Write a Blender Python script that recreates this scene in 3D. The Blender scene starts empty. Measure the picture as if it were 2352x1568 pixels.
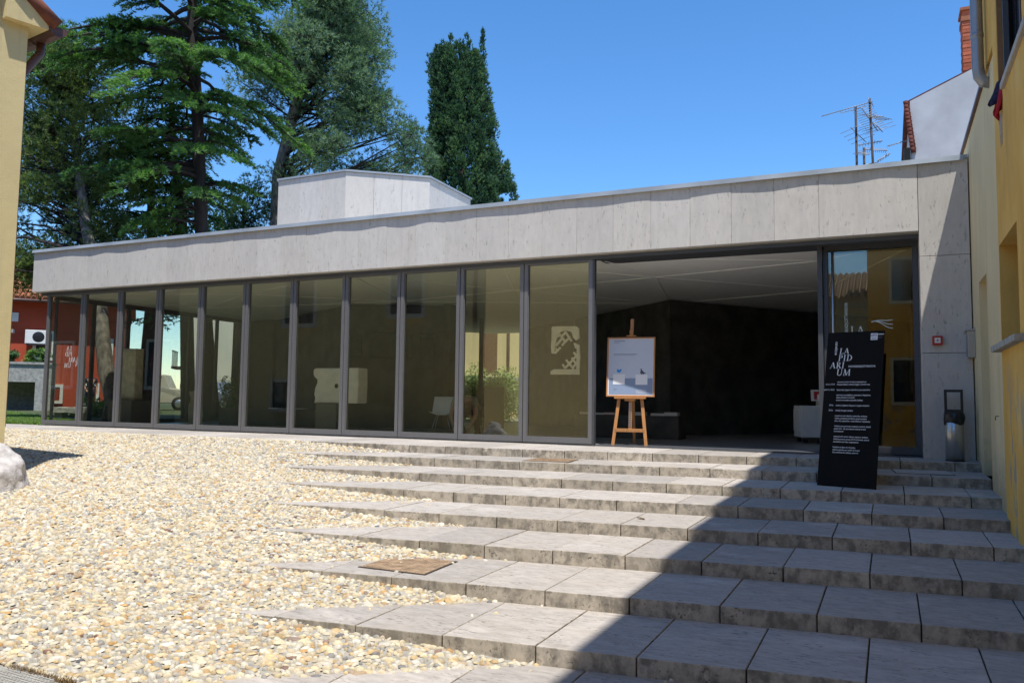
import bpy, bmesh, math, random
import numpy as np
from mathutils import Vector, Matrix, Euler
R_ = math.radians
rng = np.random.default_rng(7)
random.seed(7)
scn = bpy.context.scene
COL = scn.collection

# ------------------------------------------------------------------ camera, world, sun, exposure
YAW, PITCH, ROLL = 0.438422, 0.0728883, 0.0129499
EYE = Vector((0.0, -11.988, 0.688))
fw = Vector((-math.sin(YAW)*math.cos(PITCH), math.cos(YAW)*math.cos(PITCH), math.sin(PITCH)))
rt0 = Vector((math.cos(YAW), math.sin(YAW), 0)); up0 = rt0.cross(fw)
rt = rt0*math.cos(ROLL) + up0*math.sin(ROLL); up = up0*math.cos(ROLL) - rt0*math.sin(ROLL)
cam_d = bpy.data.cameras.new("camera"); cam = bpy.data.objects.new("camera", cam_d); COL.objects.link(cam)
cam.matrix_world = Matrix(((rt.x, up.x, -fw.x, EYE.x), (rt.y, up.y, -fw.y, EYE.y), (rt.z, up.z, -fw.z, EYE.z), (0, 0, 0, 1)))
cam_d.sensor_width = 36; cam_d.lens = 1847.28/2352*36
cam_d.clip_start = 0.05; cam_d.clip_end = 3000
scn.camera = cam

SUN = Vector((0.231, -0.28, 1.0)).normalized()          # towards the sun
world = bpy.data.worlds.new("World"); scn.world = world; world.use_nodes = True
wn = world.node_tree; bg = wn.nodes["Background"]
sky = wn.nodes.new("ShaderNodeTexSky"); sky.sky_type = 'NISHITA'; sky.sun_disc = False
sky.sun_elevation = math.asin(SUN.z); sky.sun_rotation = math.atan2(SUN.x, SUN.y)
sky.air_density = 1.0; sky.dust_density = 0.0; sky.ozone_density = 7.0; sky.altitude = 0
hs = wn.nodes.new("ShaderNodeHueSaturation"); hs.inputs["Saturation"].default_value = 1.16
wn.links.new(sky.outputs[0], hs.inputs["Color"]); wn.links.new(hs.outputs[0], bg.inputs[0]); bg.inputs[1].default_value = 0.120
sun_d = bpy.data.lights.new("sun", 'SUN'); sun_d.energy = 3.1; sun_d.angle = R_(0.53); sun_d.color = (1.0, 0.978, 0.94)
sun = bpy.data.objects.new("sun", sun_d); COL.objects.link(sun); sun.location = (5, -8, 30)
sun.rotation_euler = (-SUN).to_track_quat('-Z', 'Y').to_euler()
scn.view_settings.view_transform = 'Standard'; scn.view_settings.look = 'None'
scn.view_settings.exposure = 0.88; scn.view_settings.gamma = 1.0
scn.view_settings.use_curve_mapping = False
scn.render.engine = 'CYCLES'
scn.cycles.use_denoising = True
scn.cycles.max_bounces = 10; scn.cycles.transparent_max_bounces = 24; scn.cycles.glossy_bounces = 4
scn.cycles.diffuse_bounces = 6; scn.cycles.sample_clamp_indirect = 6

# ------------------------------------------------------------------ materials
def nt(m): return m.node_tree.nodes, m.node_tree.links
def base_mat(name, rough=0.8, spec=0.3, metal=0.0):
    m = bpy.data.materials.new(name); m.use_nodes = True
    b = m.node_tree.nodes["Principled BSDF"]
    b.inputs["Roughness"].default_value = rough; b.inputs["Metallic"].default_value = metal
    b.inputs["Specular IOR Level"].default_value = spec
    return m, b
def pos_scaled(N, L, scale):
    g = N.new("ShaderNodeNewGeometry"); mp = N.new("ShaderNodeMapping"); mp.inputs["Scale"].default_value = scale
    L.new(g.outputs["Position"], mp.inputs["Vector"]); return mp.outputs[0]
def noise(N, L, vec, scale, detail=4, rough=0.55):
    n = N.new("ShaderNodeTexNoise"); n.inputs["Scale"].default_value = scale; n.inputs["Detail"].default_value = detail
    n.inputs["Roughness"].default_value = rough
    L.new(vec, n.inputs["Vector"]); return n.outputs["Fac"]
def ramp(N, L, fac, stops):
    r = N.new("ShaderNodeValToRGB"); e = r.color_ramp.elements
    e[0].position, e[0].color = stops[0][0], (*stops[0][1], 1)
    e[1].position, e[1].color = stops[-1][0], (*stops[-1][1], 1)
    for p, c in stops[1:-1]:
        q = e.new(p); q.color = (*c, 1)
    L.new(fac, r.inputs[0]); return r.outputs[0]
def mixc(N, L, fac, a, b, mode='MIX'):
    m = N.new("ShaderNodeMix"); m.data_type = 'RGBA'; m.blend_type = mode
    for sock, v in ((m.inputs[0], fac), (m.inputs[6], a), (m.inputs[7], b)):
        if hasattr(v, 'is_linked') or isinstance(v, bpy.types.NodeSocket): L.new(v, sock)
        elif isinstance(v, (int, float)): sock.default_value = v
        else: sock.default_value = (*v, 1)
    return m.outputs[2]
def math_(N, L, op, a, b=None):
    m = N.new("ShaderNodeMath"); m.operation = op
    for i, v in enumerate((a, b)):
        if v is None: continue
        if isinstance(v, (int, float)): m.inputs[i].default_value = v
        else: L.new(v, m.inputs[i])
    return m.outputs[0]
def bump(N, L, b, height, strength=0.3, dist=0.01):
    k = N.new("ShaderNodeBump"); k.inputs["Strength"].default_value = strength; k.inputs["Distance"].default_value = dist
    L.new(height, k.inputs["Height"]); L.new(k.outputs[0], b.inputs["Normal"])
def M(name, col, rough=0.8, var=0.12, scale=6.0, spec=0.3, metal=0.0, bmp=0.0, bscale=60.0, stretch=(1, 1, 1), rand=0.0):
    """plain surface: a colour with two octaves of tone variation, optional relief and per-piece tone"""
    m, b = base_mat(name, rough, spec, metal); N, L = nt(m)
    v = pos_scaled(N, L, stretch)
    f = noise(N, L, v, scale, 5)
    d = tuple(c*(1-var) for c in col); l = tuple(min(1, c*(1+var)) for c in col)
    c = ramp(N, L, f, [(0.3, d), (0.7, l)])
    if rand:
        oi = N.new("ShaderNodeObjectInfo")
        c = mixc(N, L, 1.0, c, ramp(N, L, oi.outputs["Random"], [(0, (1-rand,)*3), (1, (1+rand,)*3)]), 'MULTIPLY')
    L.new(c, b.inputs["Base Color"])
    if bmp: bump(N, L, b, noise(N, L, v, bscale, 3), bmp, 0.01)
    return m
def travertine(name, col, dark, grain, vein=1.0, pits=0.5, stain=0.35, rand=0.1, stain_scale=(1.2, 1.2, 1.2), warm=(0.5, 0.42, 0.3), pit_scale=38, stain_lo=0.5, stain_hi=0.78, pit_lo=0.615, bloom=0.0):
    m, b = base_mat(name, 0.78, 0.25); N, L = nt(m)
    v = pos_scaled(N, L, grain)
    f1 = noise(N, L, v, 5, 8, 0.62)
    c = ramp(N, L, f1, [(0.3, tuple(x*(1-0.2*vein) for x in col)), (0.52, col), (0.72, tuple(min(1, x*(1+0.16*vein)) for x in col))])
    oi = N.new("ShaderNodeObjectInfo")
    c = mixc(N, L, 1.0, c, ramp(N, L, oi.outputs["Random"], [(0, (1-rand,)*3), (0.5, (1.0, 0.99, 0.97)), (1, (1+rand,)*3)]), 'MULTIPLY')
    # weather stains
    s = noise(N, L, pos_scaled(N, L, stain_scale), 2.2, 7, 0.66)
    sf = ramp(N, L, s, [(stain_lo, (0, 0, 0)), (stain_hi, (1, 1, 1))])
    c = mixc(N, L, math_(N, L, 'MULTIPLY', sf, stain), c, dark)
    w = noise(N, L, pos_scaled(N, L, (1.7, 1.7, 2.3)), 1.3, 4)
    c = mixc(N, L, math_(N, L, 'MULTIPLY', ramp(N, L, w, [(0.56, (0, 0, 0)), (0.75, (1, 1, 1))]), 0.3), c, warm)
    if bloom:      # pale lime bloom and scuffed patches
        bn = noise(N, L, pos_scaled(N, L, (1.1, 1.6, 1)), 1.15, 6, 0.6)
        c = mixc(N, L, math_(N, L, 'MULTIPLY', ramp(N, L, bn, [(0.58, (0, 0, 0)), (0.70, (1, 1, 1))]), bloom), c, tuple(min(1, x*1.5) for x in col))
    # open pores
    pv = pos_scaled(N, L, grain)
    pn = noise(N, L, pv, pit_scale, 3, 0.6)
    pm = noise(N, L, pos_scaled(N, L, tuple(g*0.6 for g in grain)), 3.0, 4)
    thr = math_(N, L, 'MULTIPLY', ramp(N, L, pn, [(pit_lo, (0, 0, 0)), (pit_lo+0.045, (1, 1, 1))]), ramp(N, L, pm, [(0.42, (0.08,)*3), (0.62, (1, 1, 1))]))
    c = mixc(N, L, math_(N, L, 'MULTIPLY', thr, pits), c, tuple(x*0.3 for x in col))
    L.new(c, b.inputs["Base Color"])
    h = math_(N, L, 'SUBTRACT', math_(N, L, 'MULTIPLY', noise(N, L, v, 45, 3), 0.25), thr)
    bump(N, L, b, h, 0.35, 0.006)
    return m
MAT = {}
MAT['fascia'] = travertine('travertine cladding', (0.64, 0.60, 0.54), (0.47, 0.445, 0.41), (3.5, 3.5, 1.1), vein=0.35, pits=0.42, stain=0.5, rand=0.045, stain_scale=(2.6, 2.6, 0.35), warm=(0.50, 0.46, 0.38), pit_scale=9, pit_lo=0.60)
MAT['column'] = travertine('travertine pier', (0.56, 0.52, 0.465), (0.40, 0.37, 0.335), (3.5, 3.5, 1.1), vein=0.35, pits=0.55, stain=0.45, rand=0.04, stain_scale=(2.6, 2.6, 0.5), warm=(0.48, 0.40, 0.30), pit_scale=9, pit_lo=0.60)
MAT['tread'] = travertine('travertine tread', (0.43, 0.385, 0.335), (0.29, 0.25, 0.205), (1.6, 5, 5), pits=0.8, stain=0.65, rand=0.15, stain_scale=(1.5, 2.4, 1), warm=(0.42, 0.34, 0.26), pit_scale=12, pit_lo=0.585, bloom=0.55)
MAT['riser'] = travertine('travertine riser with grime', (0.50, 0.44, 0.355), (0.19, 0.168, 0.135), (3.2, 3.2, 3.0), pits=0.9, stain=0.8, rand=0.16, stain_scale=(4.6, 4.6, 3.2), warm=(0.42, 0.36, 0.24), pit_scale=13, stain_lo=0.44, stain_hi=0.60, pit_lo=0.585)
MAT['mortar_dark'] = M('dark joint', (0.05, 0.042, 0.035), 0.95)
MAT['lime'] = M('pale mortar', (0.33, 0.305, 0.255), 0.95, 0.2, 9, bmp=0.5, bscale=70)
MAT['yellow'] = M('pale yellow render', (0.62, 0.47, 0.235), 0.9, 0.07, 1.6, bmp=0.12, bscale=90)
MAT['pale'] = M('cream render', (0.60, 0.50, 0.29), 0.9, 0.09, 1.2, bmp=0.10, bscale=80, stretch=(1, 1, 0.5))
def render_mat(name, col, grime, base_z, var=0.08):
    m, b = base_mat(name, 0.92, 0.2); N, L = nt(m)
    f = noise(N, L, pos_scaled(N, L, (1, 1, 0.7)), 1.1, 7, 0.62)
    c = ramp(N, L, f, [(0.3, tuple(x*(1-var) for x in col)), (0.7, tuple(min(1, x*(1+var)) for x in col))])
    st = noise(N, L, pos_scaled(N, L, (4.5, 4.5, 0.28)), 1.5, 6, 0.6)
    c = mixc(N, L, math_(N, L, 'MULTIPLY', ramp(N, L, st, [(0.54, (0, 0, 0)), (0.74, (1, 1, 1))]), 0.33), c, grime)
    g = N.new("ShaderNodeNewGeometry"); sx = N.new("ShaderNodeSeparateXYZ"); L.new(g.outputs["Position"], sx.inputs[0])
    sp = noise(N, L, pos_scaled(N, L, (1, 1, 1)), 5, 6, 0.7)
    low = math_(N, L, 'SUBTRACT', math_(N, L, 'ADD', sp, base_z+0.35), sx.outputs[2])
    c = mixc(N, L, math_(N, L, 'MULTIPLY', ramp(N, L, low, [(0.35, (0, 0, 0)), (0.75, (1, 1, 1))]), 0.55), c, grime)
    L.new(c, b.inputs["Base Color"])
    h = math_(N, L, 'ADD', noise(N, L, pos_scaled(N, L, (1, 1, 1)), 75, 3), math_(N, L, 'MULTIPLY', noise(N, L, pos_scaled(N, L, (1, 1, 1)), 7, 3), 1.6))
    bump(N, L, b, h, 0.22, 0.012); return m
MAT['yellow'] = render_mat('pale yellow render', (0.665, 0.535, 0.265), (0.40, 0.33, 0.22), -0.35, 0.06)
MAT['pale'] = render_mat('cream render', (0.74, 0.60, 0.345), (0.36, 0.30, 0.19), -0.25)
def ochre_mat():
    m, b = base_mat('ochre render', 0.92, 0.2); N, L = nt(m)
    f = noise(N, L, pos_scaled(N, L, (1, 0.9, 0.7)), 1.5, 8, 0.65)
    c = ramp(N, L, f, [(0.3, (0.64, 0.36, 0.085)), (0.55, (0.77, 0.47, 0.12)), (0.72, (0.78, 0.54, 0.20))])
    # flaking patches low on the wall where bare render shows
    g = N.new("ShaderNodeNewGeometry"); sx = N.new("ShaderNodeSeparateXYZ"); L.new(g.outputs["Position"], sx.inputs[0])
    low = ramp(N, L, math_(N, L, 'ADD', math_(N, L, 'MULTIPLY', sx.outputs[2], -0.55), 0.95), [(0.25, (0, 0, 0)), (0.85, (1, 1, 1))])
    fl = noise(N, L, pos_scaled(N, L, (1, 1.6, 0.7)), 2.6, 6, 0.6)
    k = math_(N, L, 'MULTIPLY', ramp(N, L, fl, [(0.53, (0, 0, 0)), (0.57, (1, 1, 1))]), low)
    c = mixc(N, L, k, c, (0.36, 0.33, 0.28))
    st = noise(N, L, pos_scaled(N, L, (1.6, 1.9, 0.45)), 1.9, 7, 0.66)
    c = mixc(N, L, math_(N, L, 'MULTIPLY', ramp(N, L, st, [(0.52, (0, 0, 0)), (0.78, (1, 1, 1))]), 0.32), c, (0.3, 0.19, 0.08))
    L.new(c, b.inputs["Base Color"]); bump(N, L, b, noise(N, L, pos_scaled(N, L, (1, 1, 1)), 60, 4), 0.25, 0.012)
    return m
MAT['ochre'] = ochre_mat()
MAT['greyrender'] = M('grey cement render', (0.47, 0.48, 0.49), 0.95, 0.14, 1.8, bmp=0.2, bscale=40)
MAT['redhouse'] = M('red render', (0.42, 0.075, 0.035), 0.9, 0.1, 1.5)
MAT['white'] = M('white paint', (0.75, 0.74, 0.70), 0.6, 0.05)
MAT['whitewall'] = M('off white render', (0.62, 0.60, 0.50), 0.9, 0.06, 0.7)
MAT['tile'] = M('terracotta tile', (0.40, 0.15, 0.075), 0.9, 0.3, 9, rand=0.2)
MAT['tile_old'] = M('weathered roof tile', (0.27, 0.19, 0.13), 0.9, 0.35, 5, rand=0.25)
MAT['tile_dark'] = M('dark red tile', (0.13, 0.04, 0.03), 0.9, 0.3, 9, rand=0.2)
MAT['brownwall'] = M('brown render', (0.16, 0.09, 0.05), 0.9, 0.2, 1.5)
MAT['tile_shaded'] = M('shade darkened tile', (0.21, 0.075, 0.045), 0.9, 0.3, 9, rand=0.2)  # terracotta darkened to paint in the shade on the yellow house roof
MAT['greencream'] = M('greyish cream render', (0.50, 0.47, 0.34), 0.9, 0.1, 1.0)
MAT['brownjamb'] = M('brown rendered jamb', (0.30, 0.17, 0.08), 0.95, 0.15, 12, bmp=0.4, bscale=60)
MAT['brick'] = M('red brick', (0.46, 0.13, 0.065), 0.9, 0.18, 14, rand=0.2)
MAT['alu'] = M('grey anodised aluminium', (0.20, 0.195, 0.195), 0.42, 0.04, spec=0.5, metal=0.35)
MAT['alu_dark'] = M('dark grey aluminium', (0.075, 0.078, 0.085), 0.45, 0.05, spec=0.5)
MAT['zinc'] = M('zinc flashing', (0.33, 0.37, 0.41), 0.6, 0.08, 5, metal=0.0)
MAT['steel'] = M('brushed steel', (0.52, 0.51, 0.49), 0.34, 0.06, 8, metal=0.9, stretch=(1, 1, 12))
MAT['pipe'] = M('grey galvanised pipe', (0.33, 0.33, 0.34), 0.4, 0.1, 5, metal=0.6)
MAT['copper'] = M('brown painted gutter', (0.10, 0.045, 0.035), 0.45, 0.3, 9, spec=0.5)
MAT['blackwall'] = M('black stained concrete', (0.075, 0.071, 0.066), 0.75, 0.45, 2.6, bmp=0.2, bscale=20)
MAT['black'] = M('black', (0.012, 0.012, 0.012), 0.5, 0.1)
MAT['blackmetal'] = M('black powder coat', (0.012, 0.0112, 0.0102), 0.7, 0.1, spec=0.08)
MAT['plastic_black'] = M('black plastic', (0.02, 0.02, 0.021), 0.35, 0.1, spec=0.5)
MAT['floor'] = M('dark interior floor', (0.24, 0.235, 0.225), 0.35, 0.1, 3, spec=0.45)
MAT['ceil'] = M('white ceiling', (0.86, 0.86, 0.84), 0.85, 0.02)
MAT['seam'] = M('white seam', (0.95, 0.95, 0.95), 0.35, 0.01, spec=0.6)
MAT['wood'] = M('oiled beech', (0.52, 0.24, 0.085), 0.45, 0.16, 4, stretch=(8, 8, 1), spec=0.4)
MAT['wooddark'] = M('dark stained wood', (0.12, 0.055, 0.025), 0.6, 0.2, 4, stretch=(8, 8, 1))
MAT['old'] = M('old limestone', (0.66, 0.58, 0.42), 0.9, 0.22, 7, bmp=0.5, bscale=25)
MAT['old_pale'] = M('pale limestone', (0.86, 0.80, 0.66), 0.85, 0.1, 7, bmp=0.3, bscale=25)
MAT['slate'] = M('dark slab', (0.045, 0.05, 0.055), 0.8, 0.35, 9, bmp=0.4, bscale=25)
MAT['oldgrey'] = M('grey limestone', (0.36, 0.36, 0.33), 0.95, 0.3, 9, bmp=0.6, bscale=30)
MAT['bollard'] = M('whitewashed rough stone', (0.52, 0.48, 0.44), 0.95, 0.22, 12, bmp=1.0, bscale=24)
MAT['plinth'] = M('grey display plinth', (0.16, 0.15, 0.12), 0.8, 0.08, 3)
MAT['paper'] = M('paper', (0.75, 0.74, 0.72), 0.8, 0.03)
MAT['red'] = M('red plastic', (0.45, 0.022, 0.02), 0.4, 0.05, spec=0.5)
MAT['skin'] = M('skin', (0.45, 0.23, 0.15), 0.55, 0.08)
MAT['shirt'] = M('beige shirt', (0.30, 0.25, 0.16), 0.9, 0.1, 20)
MAT['navy'] = M('dark blue cloth', (0.02, 0.025, 0.045), 0.9, 0.1, 20)
MAT['hair'] = M('brown hair', (0.06, 0.035, 0.02), 0.7, 0.3, 40)
MAT['rust'] = M('rusted checker plate', (0.34, 0.235, 0.145), 0.8, 0.4, 11, metal=0.1)
MAT['galv'] = M('galvanised grate', (0.55, 0.53, 0.48), 0.55, 0.15, 12, metal=0.3)
MAT['conc'] = M('concrete', (0.42, 0.41, 0.39), 0.9, 0.12, 5, bmp=0.2)
MAT['ground'] = M('dry ground', (0.16, 0.15, 0.10), 0.95, 0.3, 0.7)
MAT['lawn'] = M('lawn soil', (0.06, 0.075, 0.03), 0.95, 0.35, 2.5)
MAT['asphalt'] = M('asphalt', (0.09, 0.09, 0.09), 0.95, 0.2, 3)
MAT['sea'] = M('sea', (0.03, 0.08, 0.13), 0.15, 0.2, 0.05, spec=0.5)
MAT['plaza'] = M('pale plaza paving', (0.36, 0.34, 0.30), 0.9, 0.15, 1.5)
MAT['carpaint'] = M('beige car paint', (0.46, 0.42, 0.33), 0.3, 0.03, spec=0.5)
MAT['carblue'] = M('blue grey car paint', (0.13, 0.15, 0.2), 0.3, 0.03, spec=0.5)
MAT['rubber'] = M('tyre rubber', (0.02, 0.02, 0.02), 0.8, 0.1)
MAT['blueglass'] = M('dark window glass', (0.02, 0.03, 0.045), 0.06, 0.05, spec=0.8)
MAT['cloth_red'] = M('red woven cloth', (0.35, 0.02, 0.03), 0.95, 0.3, 30)
MAT['cloth_navy'] = M('navy woven cloth', (0.02, 0.02, 0.05), 0.95, 0.3, 30)
MAT['cloth_pale'] = M('pale fringe', (0.42, 0.36, 0.33), 0.95, 0.2, 40)
MAT['antenna'] = M('dull aluminium tube', (0.30, 0.29, 0.28), 0.5, 0.15, 20, metal=0.4)
MAT['mast'] = M('rusty steel mast', (0.05, 0.035, 0.03), 0.7, 0.4, 20)
MAT['bark'] = M('dark bark', (0.032, 0.027, 0.024), 0.95, 0.4, 9, bmp=1.0, bscale=22, stretch=(1, 1, 0.35))
MAT['bark_grey'] = M('grey cracked bark', (0.17, 0.155, 0.135), 0.95, 0.6, 11, bmp=1.0, bscale=16, stretch=(1, 1, 0.5))
MAT['print_white'] = M('white print', (0.85, 0.85, 0.85), 0.6, 0.01)
MAT['print_blue'] = M('sky blue print', (0.035, 0.33, 0.74), 0.6, 0.02)
MAT['print_grey'] = M('grey print', (0.10, 0.10, 0.13), 0.6, 0.02)
MAT['print_bluegrey'] = M('blue grey print', (0.26, 0.33, 0.46), 0.6, 0.05, 3)
MAT['poster_top'] = M('pale poster print', (0.62, 0.66, 0.74), 0.5, 0.02)
MAT['etched'] = M('etched white vinyl', (0.6, 0.68, 0.66), 0.7, 0.02)
MAT['weed'] = M('dry weed', (0.20, 0.13, 0.06), 0.95, 0.3, 10)

def glass_mat(name, tint, ior):
    m = bpy.data.materials.new(name); m.use_nodes = True; N, L = nt(m)
    N.remove(N["Principled BSDF"])
    fr = N.new("ShaderNodeFresnel"); ge = N.new("ShaderNodeNewGeometry")   # a thin pane: same reflectance from either side
    mr = N.new("ShaderNodeMapRange"); mr.inputs["To Min"].default_value = ior; mr.inputs["To Max"].default_value = 1/ior
    L.new(ge.outputs["Backfacing"], mr.inputs["Value"]); L.new(mr.outputs[0], fr.inputs["IOR"])
    t = N.new("ShaderNodeBsdfTransparent"); t.inputs[0].default_value = (*tint, 1)
    g = N.new("ShaderNodeBsdfGlossy"); g.inputs["Roughness"].default_value = 0.0; g.inputs[0].default_value = (0.95, 0.96, 0.92, 1)
    mx = N.new("ShaderNodeMixShader"); L.new(fr.outputs[0], mx.inputs[0]); L.new(t.outputs[0], mx.inputs[1]); L.new(g.outputs[0], mx.inputs[2])
    L.new(mx.outputs[0], N["Material Output"].inputs[0])
    return m
MAT['glass'] = glass_mat('tinted glazing', (0.92, 0.92, 0.84), 1.85)
MAT['glass_back'] = glass_mat('clear glazing', (0.95, 0.96, 0.94), 1.35)
def leaf_mat(name, c1, c2, c3, rough=0.6, trans=0.42, k=1.5):
    c1, c2, c3 = (tuple(x*k for x in c) for c in (c1, c2, c3))
    m = bpy.data.materials.new(name); m.use_nodes = True; N, L = nt(m)
    N.remove(N["Principled BSDF"])
    a = N.new("ShaderNodeAttribute"); a.attribute_name = "tone"; a.attribute_type = 'GEOMETRY'
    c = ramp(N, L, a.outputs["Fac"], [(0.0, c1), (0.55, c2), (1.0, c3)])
    d = N.new("ShaderNodeBsdfDiffuse"); t = N.new("ShaderNodeBsdfTranslucent"); g = N.new("ShaderNodeBsdfGlossy"); g.inputs["Roughness"].default_value = rough
    L.new(c, d.inputs[0]); L.new(mixc(N, L, 1.0, c, (1.25, 1.3, 0.6), 'MULTIPLY'), t.inputs[0])
    m1 = N.new("ShaderNodeMixShader"); m1.inputs[0].default_value = trans; L.new(d.outputs[0], m1.inputs[1]); L.new(t.outputs[0], m1.inputs[2])
    m2 = N.new("ShaderNodeMixShader"); m2.inputs[0].default_value = 0.05; L.new(m1.outputs[0], m2.inputs[1]); L.new(g.outputs[0], m2.inputs[2])
    g.inputs[0].default_value = (0.6, 0.6, 0.6, 1)
    L.new(m2.outputs[0], N["Material Output"].inputs[0]); return m
MAT['leaf_cedar'] = leaf_mat('cedar needles', (0.02, 0.055, 0.022), (0.055, 0.135, 0.035), (0.13, 0.25, 0.065))
MAT['leaf_dark'] = leaf_mat('dark conifer needles', (0.014, 0.04, 0.018), (0.034, 0.09, 0.026), (0.075, 0.155, 0.045))
MAT['leaf_pine'] = leaf_mat('blue green pine needles', (0.035, 0.075, 0.05), (0.095, 0.165, 0.10), (0.18, 0.25, 0.14))
MAT['leaf_pine2'] = leaf_mat('yellow green pine needles', (0.035, 0.07, 0.02), (0.095, 0.15, 0.042), (0.19, 0.23, 0.08))
MAT['leaf_cypress'] = leaf_mat('cypress sprays', (0.018, 0.05, 0.03), (0.042, 0.10, 0.055), (0.085, 0.15, 0.075))
MAT['leaf_hedge'] = leaf_mat('pale green leaves', (0.07, 0.12, 0.03), (0.17, 0.23, 0.08), (0.36, 0.42, 0.24))
MAT['leaf_bush'] = leaf_mat('green leaves', (0.03, 0.07, 0.015), (0.08, 0.16, 0.03), (0.16, 0.26, 0.05))
MAT['leaf_grass'] = leaf_mat('grass blades', (0.05, 0.10, 0.02), (0.09, 0.17, 0.03), (0.17, 0.23, 0.06))
def pebble_mat():
    m, b = base_mat('river pebbles', 0.62, 0.3); N, L = nt(m)
    a = N.new("ShaderNodeAttribute"); a.attribute_name = "tint"; a.attribute_type = 'GEOMETRY'
    f = noise(N, L, pos_scaled(N, L, (1, 1, 1)), 60, 5, 0.65)
    c = mixc(N, L, 1.0, a.outputs["Color"], ramp(N, L, f, [(0.3, (0.78, 0.77, 0.75)), (0.7, (1.14, 1.13, 1.1))]), 'MULTIPLY')
    L.new(c, b.inputs["Base Color"]); bump(N, L, b, noise(N, L, pos_scaled(N, L, (1, 1, 1)), 140, 3), 0.25, 0.004)
    return m
MAT['pebble'] = pebble_mat()

# ------------------------------------------------------------------ object helpers
def link(o, parent=None):
    COL.objects.link(o)
    if parent is not None: o.parent = parent
    return o
def tag(o, label=None, cat=None, group=None, kind=None):
    if label: o['label'] = label
    if cat: o['category'] = cat
    if group: o['group'] = group
    if kind: o['kind'] = kind
    return o
def empty(name, loc=(0, 0, 0), rz=0.0, parent=None):
    o = bpy.data.objects.new(name, None); o.empty_display_size = 0.2
    o.location = loc; o.rotation_euler = (0, 0, rz); return link(o, parent)
class MB:
    """collects boxes, prisms, tubes into one mesh"""
    def __init__(s): s.v = []; s.f = []; s.m = []; s.sm = []
    def add(s, vs, fs, mi=0, smooth=False):
        o = len(s.v); s.v += [tuple(x) for x in vs]
        for f in fs: s.f.append(tuple(i+o for i in f)); s.m.append(mi); s.sm.append(smooth)
        return s
    def box(s, x0, x1, y0, y1, z0, z1, mi=0):
        vs = [(x0, y0, z0), (x1, y0, z0), (x1, y1, z0), (x0, y1, z0), (x0, y0, z1), (x1, y0, z1), (x1, y1, z1), (x0, y1, z1)]
        return s.add(vs, [(3, 2, 1, 0), (4, 5, 6, 7), (0, 1, 5, 4), (1, 2, 6, 5), (2, 3, 7, 6), (3, 0, 4, 7)], mi)
    def hexa(s, bot, top, mi=0):
        n = len(bot); vs = list(bot)+list(top)
        fs = [tuple(range(n))[::-1], tuple(range(n, 2*n))]+[(i, (i+1) % n, n+(i+1) % n, n+i) for i in range(n)]
        return s.add(vs, fs, mi)
    def prism(s, poly, z0, z1, mi=0):
        return s.hexa([(x, y, z0) for x, y in poly], [(x, y, z1) for x, y in poly], mi)
    def beam(s, a, b, w, d, upv=(0, 0, 1), mi=0):
        a = Vector(a); b = Vector(b); t = (b-a).normalized(); u = Vector(upv)
        if abs(t.dot(u)) > 0.98: u = Vector((0, 1, 0))
        sx = t.cross(u).normalized(); sy = sx.cross(t)
        q = lambda p: [tuple(p+sx*(i*w/2)+sy*(j*d/2)) for i, j in ((-1, -1), (1, -1), (1, 1), (-1, 1))]
        return s.hexa(q(a), q(b), mi)
    def tube(s, pts, rad, n=8, mi=0, cap=True, smooth=True):
        pts = [Vector(p) for p in pts]; m = len(pts)
        rad = [rad]*m if isinstance(rad, (int, float)) else list(rad)
        base = len(s.v); ref = None
        for i, p in enumerate(pts):
            t = (pts[min(i+1, m-1)]-pts[max(i-1, 0)]).normalized()
            if ref is None: ref = Vector((1, 0, 0)) if abs(t.x) < 0.9 else Vector((0, 1, 0))
            sx = (ref-t*ref.dot(t)).normalized(); sy = t.cross(sx); ref = sx
            for k in range(n):
                a = 2*math.pi*k/n; s.v.append(tuple(p+(sx*math.cos(a)+sy*math.sin(a))*rad[i]))
        for i in range(m-1):
            for k in range(n):
                s.f.append((base+i*n+k, base+i*n+(k+1) % n, base+(i+1)*n+(k+1) % n, base+(i+1)*n+k)); s.m.append(mi); s.sm.append(smooth)
        if cap:
            s.f.append(tuple(base+k for k in range(n))[::-1]); s.m.append(mi); s.sm.append(False)
            s.f.append(tuple(base+(m-1)*n+k for k in range(n))); s.m.append(mi); s.sm.append(False)
        return s
    def lathe(s, prof, n=16, mi=0, smooth=True, c=(0, 0, 0)):
        base = len(s.v)
        for r, z in prof:
            for k in range(n):
                a = 2*math.pi*k/n; s.v.append((c[0]+r*math.cos(a), c[1]+r*math.sin(a), c[2]+z))
        for i in range(len(prof)-1):
            for k in range(n):
                s.f.append((base+i*n+k, base+i*n+(k+1) % n, base+(i+1)*n+(k+1) % n, base+(i+1)*n+k)); s.m.append(mi); s.sm.append(smooth)
        return s
    def mesh(s, name, mats):
        me = bpy.data.meshes.new(name); me.from_pydata(s.v, [], s.f)
        for m in (mats if isinstance(mats, (list, tuple)) else [mats]): me.materials.append(MAT[m])
        me.polygons.foreach_set("material_index", s.m); me.polygons.foreach_set("use_smooth", s.sm); me.update(); return me
    def build(s, name, mats, parent=None, bevel=0.0, seg=2, loc=None, rot=None):
        o = bpy.data.objects.new(name, s.mesh(name, mats)); link(o, parent)
        if loc: o.location = loc
        if rot: o.rotation_euler = rot
        if bevel:
            b = o.modifiers.new("bevel", 'BEVEL'); b.width = bevel; b.segments = seg; b.limit_method = 'ANGLE'
        return o
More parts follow.
